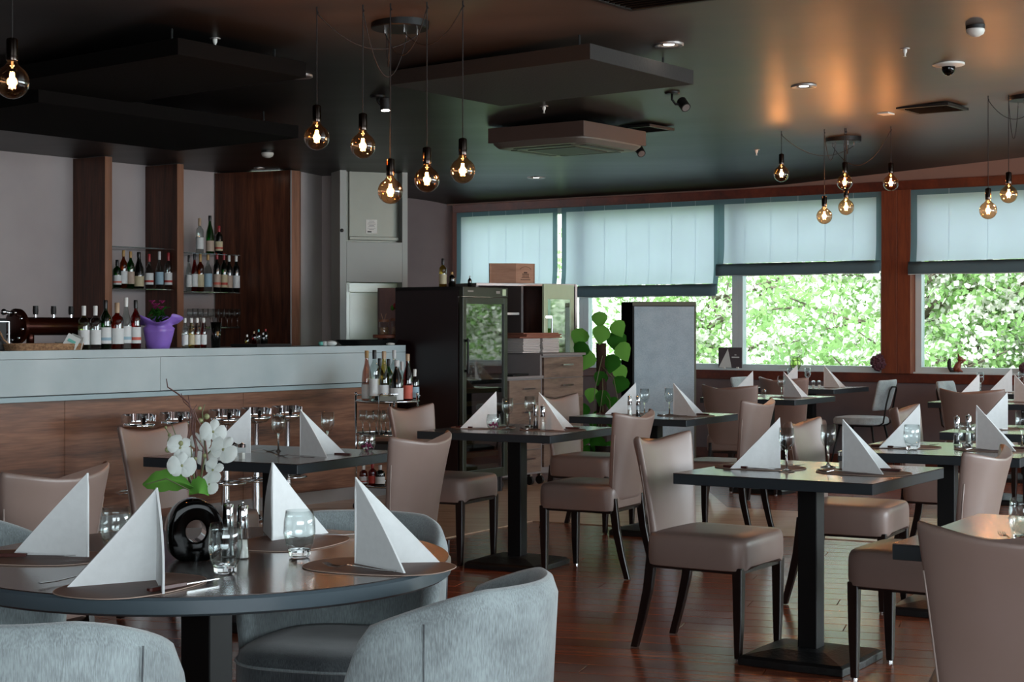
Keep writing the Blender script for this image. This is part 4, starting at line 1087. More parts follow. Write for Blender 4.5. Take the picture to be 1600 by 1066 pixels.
# ------------------------------------------------------------------ wine fridge
fx, fy = DP(722, 500, 12.5).xy
T = thing('wine_fridge', 'tall dark wine fridge with a glass door beside the bar', 'wine fridge', (fx, fy, 0), BA)
W_, D_, H_ = .57, .65, 1.615
# local: x along door (eB), y into the fridge (-eO)
m = MB(); m.box((.012, D_/2+.03, H_/2), (.024, D_-.02, H_-.02)); m.build('side_panel', 'fridge', T, bevel=.003)
m = MB(); m.box((W_-.012, D_/2+.03, H_/2), (.024, D_-.02, H_-.02)); m.build('side_panel', 'fridge', T, bevel=.003)
m = MB(); m.box((W_/2, D_-.01, H_/2), (W_-.05, .02, H_-.04)); m.build('back_panel', 'fridge', T)
m = MB(); m.box((W_/2, D_/2+.02, H_-.015), (W_, D_, .03)); m.build('top_panel', 'blackmatt', T, bevel=.003)
m = MB(); m.box((W_/2, D_/2+.03, .06), (W_, D_-.04, .12)); m.build('plinth', 'blackmatt', T)
m = MB(); m.box((W_/2, .01, H_-.04), (W_, .04, .075)); hd = m.build('header', 'fridgegreen', T, bevel=.003)
m = MB(); m.box((.09, -.0115, H_-.035), (.07, .003, .012)); m.build('name_strip', 'alu', hd)
m = MB(); m.box((W_-.13, -.0115, H_-.04), (.05, .003, .02)); m.build('display', 'alu', hd)
m = MB(); m.box((W_-.05, -.0115, H_-.04), (.045, .003, .05)); m.build('energy_sticker', 'frost', hd)
dz0, dz1 = .13, H_-.082
m = MB(); fw = .045
for a, b, c, d in ((0, fw, dz0, dz1), (W_-fw, W_, dz0, dz1), (fw, W_-fw, dz0, dz0+.07), (fw, W_-fw, dz1-.05, dz1)): m.box(((a+b)/2, .01, (c+d)/2), (b-a, .035, d-c))
dr = m.build('door', 'fridgegreen', T, bevel=.002)
m = MB(); m.box((W_/2, .008, (dz0+dz1)/2), (W_-2*fw, .006, dz1-dz0-.1)); m.build('glass_pane', 'smoke', dr)
m = MB(); m.tube([(.03, -.035, .95), (.03, -.035, 1.22)], .008, 8); m.bar((.03, 0, 1.2), (.03, -.04, 1.2), .02, .02); m.bar((.03, 0, .97), (.03, -.04, .97), .02, .02); m.build('handle', 'blackmetal', dr)
for k in range(10):
    z = .2+.10*k
    m = MB(); m.box((W_/2, D_/2, z), (W_-.06, D_-.15, .012)); m.box((W_/2, .06, z+.012), (W_-.08, .02, .038)); m.build('shelf', 'fridgewood', T, bevel=.002)
m = MB(); m.box((W_/2, .10, dz1-.01), (W_-.12, .02, .012)); m.build('added_glow_strip', emit('fridge_fill_glow', '#fff2dd', 5), T)  # glowing strip added to brighten the shelves inside the fridge
# bottles on top of the fridge
def fl(x, y, z): p = Vector((fx, fy))+eB*x-eO*y; return (p.x, p.y, z)
def at_u(u, Y): return (u-800)/F*Y
def topb(u, Y, z, vt, r, k, g, c, l_, lb):
    bottle((at_u(u, Y), Y, z), CH-(vt-HV)/F*Y-z, r, k, g, c, l_, lb, group='bottles on top of the wine fridge')
topb(692, 12.85, H_, 404, .03, 'liquor', 'yellow', 'black', 'cream', 'oil bottle with black spout on top of the wine fridge')
topb(706, 12.85, H_, 425, .028, 'wine', 'dark', 'gold', None, 'dark bottle with pink-gold foil on top of the wine fridge')
topb(734, 13.0, H_, 431, .016, 'wine', 'dark', 'silver', None, 'small dark bottle at the front of the fridge top')

# ------------------------------------------------------------------ sideboard and tall cupboard
sp = DP(846, 500, 13.5).xy
T = thing('drawer_cabinet', 'sideboard of oak drawers in two heights with grey edges, on castors', 'cabinet', (sp.x, sp.y, 0), BA)
D2 = .5; WW = .62; HH, HL = 1.075, .895
for x0, x1, h in ((0, WW, HH), (-.58, 0, HL)):
    m = MB(); m.box(((x0+x1)/2, D2/2+.012, (h+.1)/2), (x1-x0, D2, h-.1)); m.build('carcass', 'carcass', T, bevel=.002)
    m = MB(); m.box(((x0+x1)/2, D2/2, h), (x1-x0+.01, D2+.04, .02)); m.build('top_board', 'carcass', T, bevel=.002)
m = MB(); m.box((-.01, D2/2, (HL+HH)/2), (.02, D2, HH-HL)); m.build('raised_side', 'carcass', T)
m = MB(); m.box((-.28, D2-.02, (HL+HH)/2), (.54, .02, HH-HL)); m.build('back_upstand', 'carcass', T)
def drawers(x0, x1, z1, hs):
    z = z1
    for h in hs:
        if z-h < .1: break
        m = MB(); m.box(((x0+x1)/2, -.0, z-h/2), (x1-x0-.006, .022, h-.006)); d = m.build('drawer', 'oak', T, bevel=.001, seg=1)
        m = MB(); c = ((x0+x1)/2+.03); m.box((c, -.034, z-h*.38), (.15, .008, .012)); m.box((c-.06, -.02, z-h*.38), (.008, .022, .01)); m.box((c+.06, -.02, z-h*.38), (.008, .022, .01)); m.build('handle', 'steel', d)
        z -= h
drawers(.02, WW-.02, HH-.02, [.175, .165, .19, .19, .19]); drawers(-.46, -.02, HL-.02, [.19, .19, .19, .19])
for x in (-.5, -.08, .06, WW-.06):
    m = MB(); L = [[(x+dx, .06+.035*math.cos(2*PI*j/16), .041+.035*math.sin(2*PI*j/16)) for j in range(16)] for dx in (-.012, .012)]; m.loops(L); m.build('castor', 'blackmatt', T)
    m = MB(); m.box((x, .06, .088), (.03, .03, .024)); m.build('castor_fork', 'steel', T)
def sb(x, y, z): p = sp+eB*x-eO*y; return (p.x, p.y, z)
# paper stacks and menus
k = 0
for i, (x, n, w_) in enumerate(((-.30, 11, .17), (-.02+.12, 13, .22))):
    for j in range(n):
        z0 = (HL if x < 0 else HH)+.0105
        if x < 0: z0 = HH+.0105
        break
pile = thing('paper_pile', 'two side-by-side stacks of white paper napkins on the drawer cabinet', 'paper stack', sb(.02, .22, HH+.0105), BA)
for sx, n in ((-.13+.14, 9), (.29, 9)):
    for j in range(n):
        m = MB(); m.box((sx+random.uniform(-.004, .004), random.uniform(-.004, .004), .0085+.0168*j*.8), (.24, .2, .012)); m.build('sheet_bundle', 'paper', pile, bevel=.003)
zt_ = HH+.0105+.0135*9+.003
for j in range(4):
    m = MB(); m.box((0, 0, .006), (.56-.03*j, .22, .0105)); o = m.build('menu', 'redleather', bevel=.003)
    o.location = sb(.18+.02*((j*7) % 3-1), .22, zt_+.0112*j); o.rotation_euler = (0, 0, BA+.06*((j*5) % 3-1)); tag(o, ('lowest', 'second', 'third', 'topmost')[j]+' red-brown leather menu on the paper stacks', 'menu', 'leather menus on the paper stacks')
T = thing('till_screen', 'black screen leaning beside the wine fridge', 'screen', sb(-.45, .25, HL+.0105), BA)
m = MB(); m.box((0, .02, .10), (.24, .02, .18), rot=Matrix.Rotation(-.35, 3, 'X')); m.build('display', 'blackmatt', T, bevel=.004)
m = MB(); m.box((0, .06, .008), (.2, .16, .014)); m.build('stand', 'blackmatt', T, bevel=.003)
m = MB(); m.box((0, 0, .008), (.34, .14, .014)); o = m.build('keyboard', 'blackmatt', bevel=.004); o.location = sb(-.27, .09, HL+.0105); o.rotation_euler = (0, 0, BA+.25); tag(o, 'flat black keyboard on the lower cabinet top', 'keyboard')
topb(789, 13.1, HH+.011, 504, .014, 'wine', 'clear', 'silver', None, 'thin bottle neck between the fridge and the menus') if False else None
# tall cupboard with frosted door
tp = DP(742, 500, 14.3).xy; tq = DP(897, 500, 14.75).xy
ta = math.atan2((tq-tp).y, (tq-tp).x); TW = (tq-tp).length; tz = CH-(443-HV)/F*14.5
T = thing('tall_cupboard', 'tall cupboard with dark wood back and a pale frosted glass door', 'cupboard', (tp.x, tp.y, 0), ta)
m = MB(); m.box((TW/2, .42, tz/2), (TW, .02, tz)); m.build('back_panel', 'reddish', T)
m = MB(); m.box((.46, .2, tz/2), (.02, .42, tz)); m.build('divider', 'carcass', T)
m = MB(); m.box((.012, .2, tz/2), (.024, .44, tz)); m.build('side_panel', 'carcass', T)
m = MB(); m.box((TW-.012, .2, tz/2), (.024, .44, tz)); m.build('side_panel', 'alu', T)
m = MB(); m.box((TW/2, .2, tz-.012), (TW, .46, .024)); m.build('top_board', 'alu', T, bevel=.002)
m = MB(); m.box((TW/2, .2, .55), (TW-.05, .42, 1.1)); m.build('lower_body', 'carcass', T)
m = MB(); m.box((.23, .2, 1.42), (.42, .38, .02)); m.build('shelf', 'white', T)
hx = TW-.03; LW = .47; z0, z1 = 1.0, tz-.01; x0, x1 = -LW, 0.0; fx0, fx1, fz0, fz1 = x0+.06, x1-.05, 1.06, tz-.14
m = MB()   # the door leaf stands ajar, hinged on its right edge
for a, b, c, d in ((x0, fx0, z0, z1), (fx1, x1, z0, z1), (fx0, fx1, z0, fz0), (fx0, fx1, fz1, z1)): m.box(((a+b)/2, 0, (c+d)/2), (b-a, .02, d-c))
dr = m.build('door', 'frost', T, bevel=.002); dr.location = (hx, -.035, 0); dr.rotation_euler = (0, 0, math.radians(27))
m = MB(); m.box(((fx0+fx1)/2, 0, (fz0+fz1)/2), (fx1-fx0, .006, fz1-fz0)); m.build('mirrored_pane', 'mirror', dr)
m = MB(); m.tube([(x0+.07, -.045, 1.12), (x0+.07, -.045, 1.40)], .008, 8); m.bar((x0+.02, -.012, 1.39), (x0+.07, -.045, 1.39), .012, .02); m.build('handle', 'steel', dr)
m = MB(); m.box((TW+.0, -.03, 1.34), (.02, .02, tz-1.0)); m.build('corner_post', 'alu', T)
# crate
cp = DP(799, 442, 14.45)
T = thing('wooden_crate', 'pale wooden wine crate with burnt emblem on the tall cupboard', 'crate', (cp.x, cp.y, tz+.001), ta+.0)
ch = (442-411)/F*14.3
def crate():
    a = math.radians(36)
    for i, (x, y, r, l_) in enumerate(((-.085, -.02, -.62, .26), (.105, -.02, .12, .22))):
        pass
m = MB(); P = [(-.205, .03), (0, -.09), (.21, -.045), (.0, .09)]
for i in range(4):
    a, b = Vector(P[i]), Vector(P[(i+1) % 4])
    mm = MB(); d = (b-a).normalized(); n = Vector((d.y, -d.x))*-.012; mm.prism([tuple(a), tuple(b), tuple(b+n), tuple(a+n)], 0, ch); bd_ = mm.build('side_board', 'crate', T)
    if i == 1:
        R = math.atan2(d.y, d.x); e = MB(); c = (a+b)/2; nn = Vector((d.y, -d.x))
        def ep(s, z): q = c+d*s+nn*.0015; return (q.x, q.y, z)
        for k in range(5): e.bar(ep(-.03+.015*k, .05), ep(-.03+.015*k, .075), .006, .002, up=(d.x, d.y, 0))
        e.bar(ep(-.045, .048), ep(.045, .048), .003, .005); e.bar(ep(-.038, .08), ep(.038, .08), .003, .006); e.bar(ep(-.018, .092), ep(.018, .092), .003, .012)
        e.tube([ep(.07*math.cos(t), .10+.045*math.sin(t)) for t in [PI*.15+PI*.7*j/12 for j in range(13)]], .0018, 4)
        e.bar(ep(-.055, .03), ep(.055, .03), .002, .006)
        e.build('burnt_emblem', 'brand', bd_)
mm = MB(); mm.prism([(x*.93, y*.93) for x, y in P], ch-.008, ch-.001); mm.build('lid_board', 'crate', T)

# ------------------------------------------------------------------ partition
pp = DP(988, 500, 15.0).xy; pq = DP(1087, 500, 15.05).xy; pa = math.atan2((pq-pp).y, (pq-pp).x); pw = (pq-pp).length
T = thing('partition_screen', 'free-standing blue-grey pinboard partition before the window', 'partition', (pp.x, pp.y, 0), pa)
zt_ = 1.53
m = MB(); m.box((pw/2, .06, (zt_+.06)/2), (pw, .11, zt_-.06)); m.build('core', 'blackmatt', T, bevel=.004)
m = MB(); m.box((pw/2-.0, -.006, (zt_-.04+.1)/2), (pw-.03, .014, zt_-.14)); m.build('felt_panel', 'partition', T, bevel=.003)
m = MB(); m.box((pw/2, .0, zt_-.015), (pw, .03, .035)); m.box((pw-.006, .0, zt_/2+.02), (.014, .03, zt_-.06)); m.build('edge_frame', 'partedge', T)
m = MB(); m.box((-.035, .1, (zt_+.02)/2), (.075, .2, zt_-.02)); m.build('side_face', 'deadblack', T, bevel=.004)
for x in (.03, pw-.05):
    m = MB(); m.box((x, .08, .03), (.05, .4, .06)); m.build('foot', 'blackmatt', T, bevel=.004)

# ------------------------------------------------------------------ climbing plant
rp = random.Random(11)
pp = DP(948, 500, 14.5).xy
T = thing('climbing_plant', 'green climbing plant on a coir pole left of the partition', 'plant', (pp.x, pp.y, 0))
m = MB(); m.lathe([(0, 0), (.12, 0), (.15, .24), (.155, .26), (.14, .26), (.13, .22), (0, .22)], 24); m.build('pot', 'pot', T, auto=True)
m = MB(); m.tube([(-.045, 0, .2), (-.045, 0, .7), (-.05, 0, 1.16)], .045, 14); m.build('coir_pole', 'moss', T, smooth=True)
def leafmesh(m, c, s, dirv, nrm):
    d = Vector(dirv).normalized(); n = Vector(nrm); n = (n-d*n.dot(d)).normalized(); w_ = d.cross(n); c = Vector(c)
    out = [(0, .0), (.10, .30), (.28, .46), (.5, .44), (.75, .25), (1, 0), (.75, -.25), (.5, -.44), (.28, -.46), (.10, -.30)]
    mid = [(.08, 0), (.3, 0), (.55, 0), (.8, 0)]
    vs = [c+d*(a*s)+w_*(b*s)-n*(abs(b)*s*.25+a*a*s*.15) for a, b in out]+[c+d*(a*s)+n*(.03*s-a*a*s*.15) for a, b in mid]
    fs = [(0, 1, 10), (1, 2, 11, 10), (2, 3, 12, 11), (3, 4, 13, 12), (4, 5, 13), (5, 6, 13), (6, 7, 12, 13), (7, 8, 11, 12), (8, 9, 10, 11), (9, 0, 10)]
    m.add(vs, fs)
px = 14.5/F
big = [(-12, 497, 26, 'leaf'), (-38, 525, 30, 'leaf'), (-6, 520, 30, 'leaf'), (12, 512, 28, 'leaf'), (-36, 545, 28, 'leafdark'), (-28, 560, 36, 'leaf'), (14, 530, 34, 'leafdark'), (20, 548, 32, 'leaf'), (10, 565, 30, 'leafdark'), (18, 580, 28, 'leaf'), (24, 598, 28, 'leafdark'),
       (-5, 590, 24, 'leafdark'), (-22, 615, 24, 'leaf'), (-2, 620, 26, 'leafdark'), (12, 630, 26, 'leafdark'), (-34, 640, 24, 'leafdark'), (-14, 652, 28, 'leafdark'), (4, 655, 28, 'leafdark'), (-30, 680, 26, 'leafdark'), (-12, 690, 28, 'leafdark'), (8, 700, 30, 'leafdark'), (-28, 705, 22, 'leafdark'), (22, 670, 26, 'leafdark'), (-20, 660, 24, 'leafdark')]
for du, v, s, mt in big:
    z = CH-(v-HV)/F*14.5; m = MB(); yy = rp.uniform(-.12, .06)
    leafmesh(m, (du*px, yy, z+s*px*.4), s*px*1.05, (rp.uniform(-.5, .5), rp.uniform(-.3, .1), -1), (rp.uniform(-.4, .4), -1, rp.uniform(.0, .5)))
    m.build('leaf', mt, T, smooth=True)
for k in range(5):
    m = MB(); x = rp.uniform(-.12, .1); m.tube([(-.04, -.05, 1.05-.1*k), (x*.6, -.1, .95-.1*k), (x, -.12, .75-.1*k), (x*1.2, -.13, .4)], .004, 5); m.build('vine', 'stemgreen', T, smooth=True)

# ------------------------------------------------------------------ sill ornaments
def sillpt(u, b=.03): t = ray(u, WP+WN*b, WD); p = WP+WN*b+WD*t; return (p.x, p.y, .8855)
x, y, z = sillpt(1141)
T = thing('menu_card', 'dark card with a white triangle picture and blue logo on the window sill', 'card', (x, y, z), WA)
sc_ = y/F
m = MB(); m.box((0, 0, 16*sc_+.006), (41*sc_, .008, 32*sc_)); bk = m.build('card_board', plain('dark_card', '#453d40', .5), T)
m = MB(); m.add([(-20*sc_, -.006, .008), (3*sc_, -.006, .008), (-3.5*sc_, -.006, 31*sc_)], [(0, 1, 2)]); m.build('triangle_picture', 'cloth', bk)
m = MB(); m.lathe([(0, -.0065), (.06, -.0065)], 20, sx=1, sy=.33); o = m.build('blue_logo', plain('logo_blue', '#4a7fa0', .5), bk); o.location = (10*sc_, -.006, 17*sc_+.005); o.rotation_euler = (PI/2, 0, 0)
m = MB(); m.box((0, -.014, -.0), (.085, .001, .012)); m.box((0, -.014, .024), (.02, .001, .008)); m.build('logo_text', 'cloth', bk).location = (10*sc_, .004, 17*sc_+.004)
for s in (-.06, .09):
    m = MB(); m.box((s, -.01, .008), (.02, .03, .016)); m.build('clip', 'white', T)
x, y, z = sillpt(1243)
T = thing('wire_lantern', 'small green wire and glass candle holder on the window sill', 'candle holder', (x, y, z+.0), WA)
s = y/F
m = MB()
for k in range(8):
    a = 2*PI*k/8; m.tube([(5*s*math.cos(a), 5*s*math.sin(a), .006), (9*s*math.cos(a), 9*s*math.sin(a), 7*s), (9*s*math.cos(a), 9*s*math.sin(a), 20*s)], .0025, 5)
for zz, r in ((.006, 5), (7*s, 9), (14*s, 9), (20*s, 9)): m.tube([(r*s*math.cos(2*PI*j/20), r*s*math.sin(2*PI*j/20), zz) for j in range(20)], .0025, 5, closed=True)
m.build('wire_cage', 'wiregreen', T); m = MB(); m.lathe([(0, .003), (4.5*s, .003), (8*s, 7*s), (8*s, 18*s)], 18); m.build('glass_cup', GL['lime'], T, smooth=True)
m = MB(); m.lathe([(0, 0), (5*s, 0), (5*s, .01), (0, .01)], 16); m.build('base', 'blackmatt', T)
def driedball(u, v, r, lab, b=.03):
    x, y, z = sillpt(u, b); T = thing('dried_flower_ball', lab, 'ornament', (x, y, z), 0, 'dried flower balls on the sill')
    R = r*y/F; m = MB(); rr = random.Random(u)
    m.ball((0, 0, R), R*.85, 14, 10)
    for k in range(120):
        a, c = rr.random()*6.283, rr.uniform(-1, 1); q = math.sqrt(1-c*c)
        m.ball((R*.88*q*math.cos(a), R*.88*q*math.sin(a), R+R*.88*c), R*.16, 6, 4)
    tag(m.build('petal_clusters', 'dried', T), kind='stuff')
driedball(1374, 0, 14, 'round dark purple dried flower ball at the foot of the wooden post', .10)
driedball(1601, 0, 9, 'dark red dried flower ball on the sill cut by the right edge')
# squirrel
x, y, z = sillpt(1497); s = y/F
T = thing('squirrel_figure', 'carved red-brown squirrel figure with dark upright tail on the window sill', 'figurine', (x, y, z), 0)
m = MB(); m.tube([(-3*s, 0, 1*s), (-2*s, 0, 6*s), (0, 0, 12*s), (3*s, 0, 17*s)], [4.5*s, 6*s, 5*s, 3*s], 12); m.build('body', 'squirrel', T, smooth=True)
m = MB(); m.ball((3*s, 0, 21*s), 4.4*s, 12, 10, sz=1); m.tube([(5*s, 0, 20*s), (9*s, 0, 19*s)], [3*s, 1.4*s], 10); m.build('head', 'squirrel', T, smooth=True)
for dy in (-1.6, 1.6):
    m = MB(); m.tube([(1.2*s, dy*s, 24*s), (0*s, dy*1.3*s, 30*s)], [1.6*s, .3*s], 8); m.build('ear', 'squirrel', T, smooth=True)
    m = MB(); m.tube([(2*s, dy*1.6*s, 14*s), (7*s, dy*s, 16*s), (10*s, dy*.5*s, 19*s)], [1.6*s, 1.3*s, 1*s], 8); m.build('foreleg', 'squirrel', T, smooth=True)
    m = MB(); m.tube([(-2*s, dy*2.6*s, 5*s), (3*s, dy*2.6*s, 3*s), (6*s, dy*2.4*s, 1*s)], [3*s, 2*s, 1*s], 8); m.build('hind_leg', 'squirrel', T, smooth=True)
m = MB(); m.ball((10.5*s, 0, 19.5*s), 1.8*s, 8, 6); m.build('nut', CAPM['red'], T, smooth=True)
m = MB(); m.tube([(-4*s, 0, 2*s), (-11*s, 0, 2.5*s), (-14*s, 0, 9*s), (-14*s, 0, 16*s), (-13*s, 0, 22*s)], [1.5*s, 2.5*s, 3*s, 3.2*s, 1.5*s], 10); m.build('tail', 'tail', T, smooth=True)

# ------------------------------------------------------------------ bottle trolley
ty = 11.75; tx = at_u(606, ty)
T = thing('bottle_trolley', 'round chrome trolley carrying bottles and glasses at the end of the bar', 'trolley', (tx, ty, .0065))
def tz_(v): return CH-(v-HV)/F*ty-.0065
R = 50*ty/F; rz_ = [tz_(627), tz_(678), tz_(757)]
for k, z in enumerate(rz_):
    m = MB(); m.lathe([(0, z-.008), (R*.96, z-.008), (R*.96, z), (0, z)], 32); m.build('shelf', 'smoke' if k != 1 else 'brushed', T)
    m = MB(); m.tube([(R*math.cos(2*PI*j/36), R*math.sin(2*PI*j/36), z+.004) for j in range(36)], .007, 8, closed=True); m.build('rim', 'chrome', T, smooth=True)
m = MB(); m.tube([(R*math.cos(2*PI*j/36), R*math.sin(2*PI*j/36), rz_[0]+.04) for j in range(19)], .005, 8); m.build('gallery_rail', 'chrome', T, smooth=True)
for a in (math.radians(192), math.radians(285), math.radians(-20), math.radians(90)):
    m = MB(); m.tube([(R*math.cos(a), R*math.sin(a), .03), (R*math.cos(a), R*math.sin(a), rz_[0]+.05)], .008, 8); m.ball((R*math.cos(a), R*math.sin(a), rz_[0]+.055), .012, 8, 6); m.build('upright', 'chrome', T, smooth=True)
    m = MB(); m.ball((R*math.cos(a), R*math.sin(a), .024), .024, 10, 8); m.build('castor', 'blackmatt', T, smooth=True)
m = MB(); m.box((.0, 0, tz_(697)), (.36, .26, .05)); m.build('drawer_box', 'blackmatt', T, bevel=.004)
m = MB(); m.bar((.0, -R*.98, rz_[0]+.012), (.0, -R*.98, rz_[0]+.05), .16, .006, up=(1, 0, 0)) if False else m.box((.02, -R*1.0, rz_[0]+.028), (.12, .004, .035)); m.build('name_plate', 'brushed', T)
m = MB(); m.tube([(-.045, -R*1.0, rz_[1]), (-.045, -R*1.0, rz_[0]+.045), (-.03, -R*1.0, rz_[0]+.06), (.09, -R*1.0, rz_[0]+.06)], .005, 8); m.build('handle_rod', 'chrome', T, smooth=True)
def tr(u, dy, vt, tier, r, k, g, c, l_, lb, bd=None):
    Y = ty+dy; zz = rz_[tier]+.0065; bottle((at_u(u, Y), Y, zz), CH-(vt-HV)/F*Y-zz, r, k, g, c, l_, lb, group='bottles on the trolley', band=bd)
tr(573, -.05, 548, 0, .036, 'champ', 'pink', 'gold', 'white', 'pale rose wine bottle, leftmost on the trolley')
tr(585, -.14, 547, 0, .038, 'wine', 'clear', 'black', 'white', 'clear wine bottle with black cap on the trolley')
tr(600, -.15, 549, 0, .039, 'champ', 'yellow', 'cork', 'white', 'pale yellow bottle with broad label in the trolley middle', 'cream')
tr(593, .05, 560, 0, .034, 'wine', 'dark', 'black', None, 'dark bottle behind the two clear trolley bottles')
tr(607, .08, 561, 0, .034, 'wine', 'green', 'black', None, 'dark green bottle at the back of the trolley')
tr(616, .12, 547, 0, .036, 'wine', 'clear', 'silver', None, 'tall bottle with silver foil at the back of the trolley')
tr(620, -.16, 563, 0, .046, 'champ', 'dark', 'silver', 'white', 'broad dark bottle with large white label on the trolley')
tr(628, .04, 565, 0, .034, 'round', 'clear', 'silver', None, 'clear round bottle behind the broad dark trolley bottle')
tr(637, -.05, 553, 0, .036, 'champ', 'red', 'cork', 'coral', 'rose bottle with coral label on the trolley')
tr(648, -.03, 577, 0, .032, 'liquor', 'clear', 'white', 'blue', 'short clear bottle with blue label, rightmost on the trolley')
tr(568, -.08, 727, 2, .03, 'liquor', 'amber', 'white', 'white', 'low amber bottle at the left of the bottom trolley shelf', 'red')
tr(582, -.10, 724, 2, .03, 'liquor', 'red', 'red', 'red', 'bright red bottle on the bottom trolley shelf')
tr(594, -.12, 727, 2, .034, 'liquor', 'dark', 'silver', 'white', 'dark bottle with white label on the bottom trolley shelf')
for k, (u, dy) in enumerate(((567, -.02), (578, -.1), (588, 0), (596, -.12), (603, .02), (630, -.05), (641, -.1))):
    Y = ty+dy; place(WG, (at_u(u, Y), Y, rz_[1]+.0065), 0, ORD[k]+' wine glass from the left on the middle shelf of the bottle trolley', 'glasses on the trolley')

# ------------------------------------------------------------------ orchid arrangement on the round table
vx, vy = FP(303, 874, .751).xy; s = vy/F
T = thing('orchid_arrangement', 'white orchids and twigs in a black ring-shaped vase on the round table', 'flower arrangement', (vx, vy, .751), .35)
# ring vase: axis along local y, hole through it
m = MB(); Ro, Ri, dp = 43*s, 16*s, .036; cz0 = 48*s; NN = 48; L = []
prof = [(1, -.8), (.97, -.97), (.93, -1), (.5, -1), (.08, -1), (.0, -.9), (0, .9), (.08, 1), (.5, 1), (.93, 1), (.97, .97), (1, .8)]
for i in range(NN):
    a = 2*PI*i/NN; row = []
    for f, d in prof:
        hx, hz_ = math.cos(a), math.sin(a); q = max(abs(hx)**3.2+abs(hz_)**3.2, 1e-6)**(-1/3.2) if hz_ < 0 else 1.0
        ro = Ro*min(q, 1.22) if hz_ < 0 else Ro; r = Ri+(ro-Ri)*f; z = cz0-2*s+r*hz_*(1.14 if hz_ > 0 else 1.10)
        row.append((r*hx, d*dp, max(z, 0)))
    L.append(row)
L.append(L[0]); m.loops(L, (False, False)); m.build('vase', plain('vase_black_glaze', '#010101', .06, spec=.1), T, auto=True)
m = MB(); L = [[(Ri*.99*math.cos(2*PI*j/32), y_, cz0-2*s+Ri*1.1*.99*math.sin(2*PI*j/32)) for j in range(32)] for y_ in (-.03, .03)]; m.loops(L, (False, False)); m.build('ring_lining', 'chrome', T, smooth=True)
R3 = Matrix.Rotation(-.35, 3, 'Z')
def OP(u, v, dy=0):   # local point that appears at (u, v)
    p = DP(u, v, vy+dy)-Vector((vx, vy, .751)); return R3 @ p
ro = random.Random(2)
def twig(pts, r0, r1, mt='stem', name='twig', dy=0):
    P = [OP(u, v, dy+.01*math.sin(i)) for i, (u, v) in enumerate(pts)]; n = len(P); m = MB(); m.tube(P, [r0+(r1-r0)*i/(n-1) for i in range(n)], 6); m.build(name, mt, T, smooth=True)
twig([(312, 770), (305, 730), (307, 700), (300, 670), (302, 650), (295, 630), (280, 617), (262, 605), (260, 592)], .004, .0012)
twig([(318, 772), (315, 735), (318, 700), (304, 680), (305, 655), (300, 640), (287, 628), (283, 615)], .003, .001)
twig([(300, 770), (293, 735), (290, 700), (296, 672), (298, 640), (294, 618)], .003, .001, dy=.02)
twig([(316, 765), (326, 730), (322, 700), (318, 672), (308, 655), (303, 640), (308, 632)], .0028, .001, dy=-.02)
twig([(310, 768), (300, 735), (285, 705), (278, 690), (268, 662)], .0025, .001, 'stemgreen', 'stem')
twig([(304, 768), (296, 745), (287, 715), (270, 704), (262, 690), (265, 680), (258, 668)], .0025, .001, 'stemgreen', 'stem', -.01)
twig([(322, 768), (328, 735), (320, 700), (318, 668), (316, 645), (320, 632)], .0025, .001, 'stemgreen', 'stem', .01)
twig([(310, 768), (320, 715), (333, 700), (340, 695)], .0025, .001, 'stemgreen', 'stem')
twig([(306, 768), (300, 720), (298, 690)], .0025, .001, 'stemgreen', 'stem', -.02)
for u, v, r in ((262, 703, 4.5), (282, 693, 4.5), (265, 680, 3), (313, 657, 4), (323, 651, 4.5), (337, 672, 4.5), (259, 668, 2.5), (312, 638, 3), (320, 712, 3.5), (305, 717, 3)):
    m = MB(); m.ball(tuple(OP(u, v, -.01)), r*s, 10, 8); m.build('bud', 'bud', T, smooth=True)
def orchid(u, v, size, tilt, dy=0, rr=0):
    c = OP(u, v, dy); m = MB(); S = size*s
    nrm = R3 @ Vector((math.sin(tilt), -math.cos(tilt), .15)); nrm.normalize()
    e1_ = nrm.cross(Vector((0, 0, 1))).normalized(); e2_ = e1_.cross(nrm)
    for k, (ang, ln, wd) in enumerate(((0+rr, .85, 1.05), (PI+rr, .85, 1.05), (PI/2+rr, .8, .6), (-PI*.28+rr, .75, .6), (-PI*.72+rr, .75, .6))):
        d = e1_*math.cos(ang)+e2_*math.sin(ang); w_ = nrm.cross(d); off = nrm*(.03*S*(k < 2)); L_ = S*ln; Wd = S*wd*.5
        rows = []
        for f, g, b in ((0, .12, 0), (.2, .55, .04), (.45, .95, .05), (.7, 1, .02), (.9, .62, -.04), (1, .15, -.07)):
            rows.append([c+off+d*(f*L_)+w_*(g*Wd*t)+nrm*(b*S+.08*S*(1-t*t)) for t in (-1, -.5, 0, .5, 1)])
        m.loops(rows, (False, False), wrap=False)
    o = m.build('flower', 'petal', T, smooth=True)
    m = MB(); m.ball(tuple(c+nrm*.08*S), .09*S, 8, 6); m.build('flower_lip', 'bud', o, smooth=True)
for a in ((333, 675, 25, .2, -.02, .2), (350, 703, 28, -.3, -.05, .5), (281, 700, 26, .4, -.01, .9), (284, 728, 27, .3, -.04, .1), (313, 690, 20, .1, .03, .4), (334, 735, 24, -.5, -.04, 1.2), (328, 757, 20, -.4, -.03, .7), (322, 715, 20, 0, .02, 0)): orchid(*a)
m = MB(); L = []
for f in [i/12 for i in range(13)]:
    u = 223+82*f; v = 757-14*math.sin(PI*f*.8)+f*14; hw = (2+25*math.sin(PI*min(1, f*1.02)**.85))*.72
    L.append([OP(u, v+hw*t*.9+1.5*math.sin(f*22)*(abs(t)), -.03-.02*(1-abs(t))) for t in (-1, -.6, -.2, 0, .2, .6, 1)])
m.loops(L, (False, False), wrap=False); m.build('leaf', 'leaf', T, smooth=True)
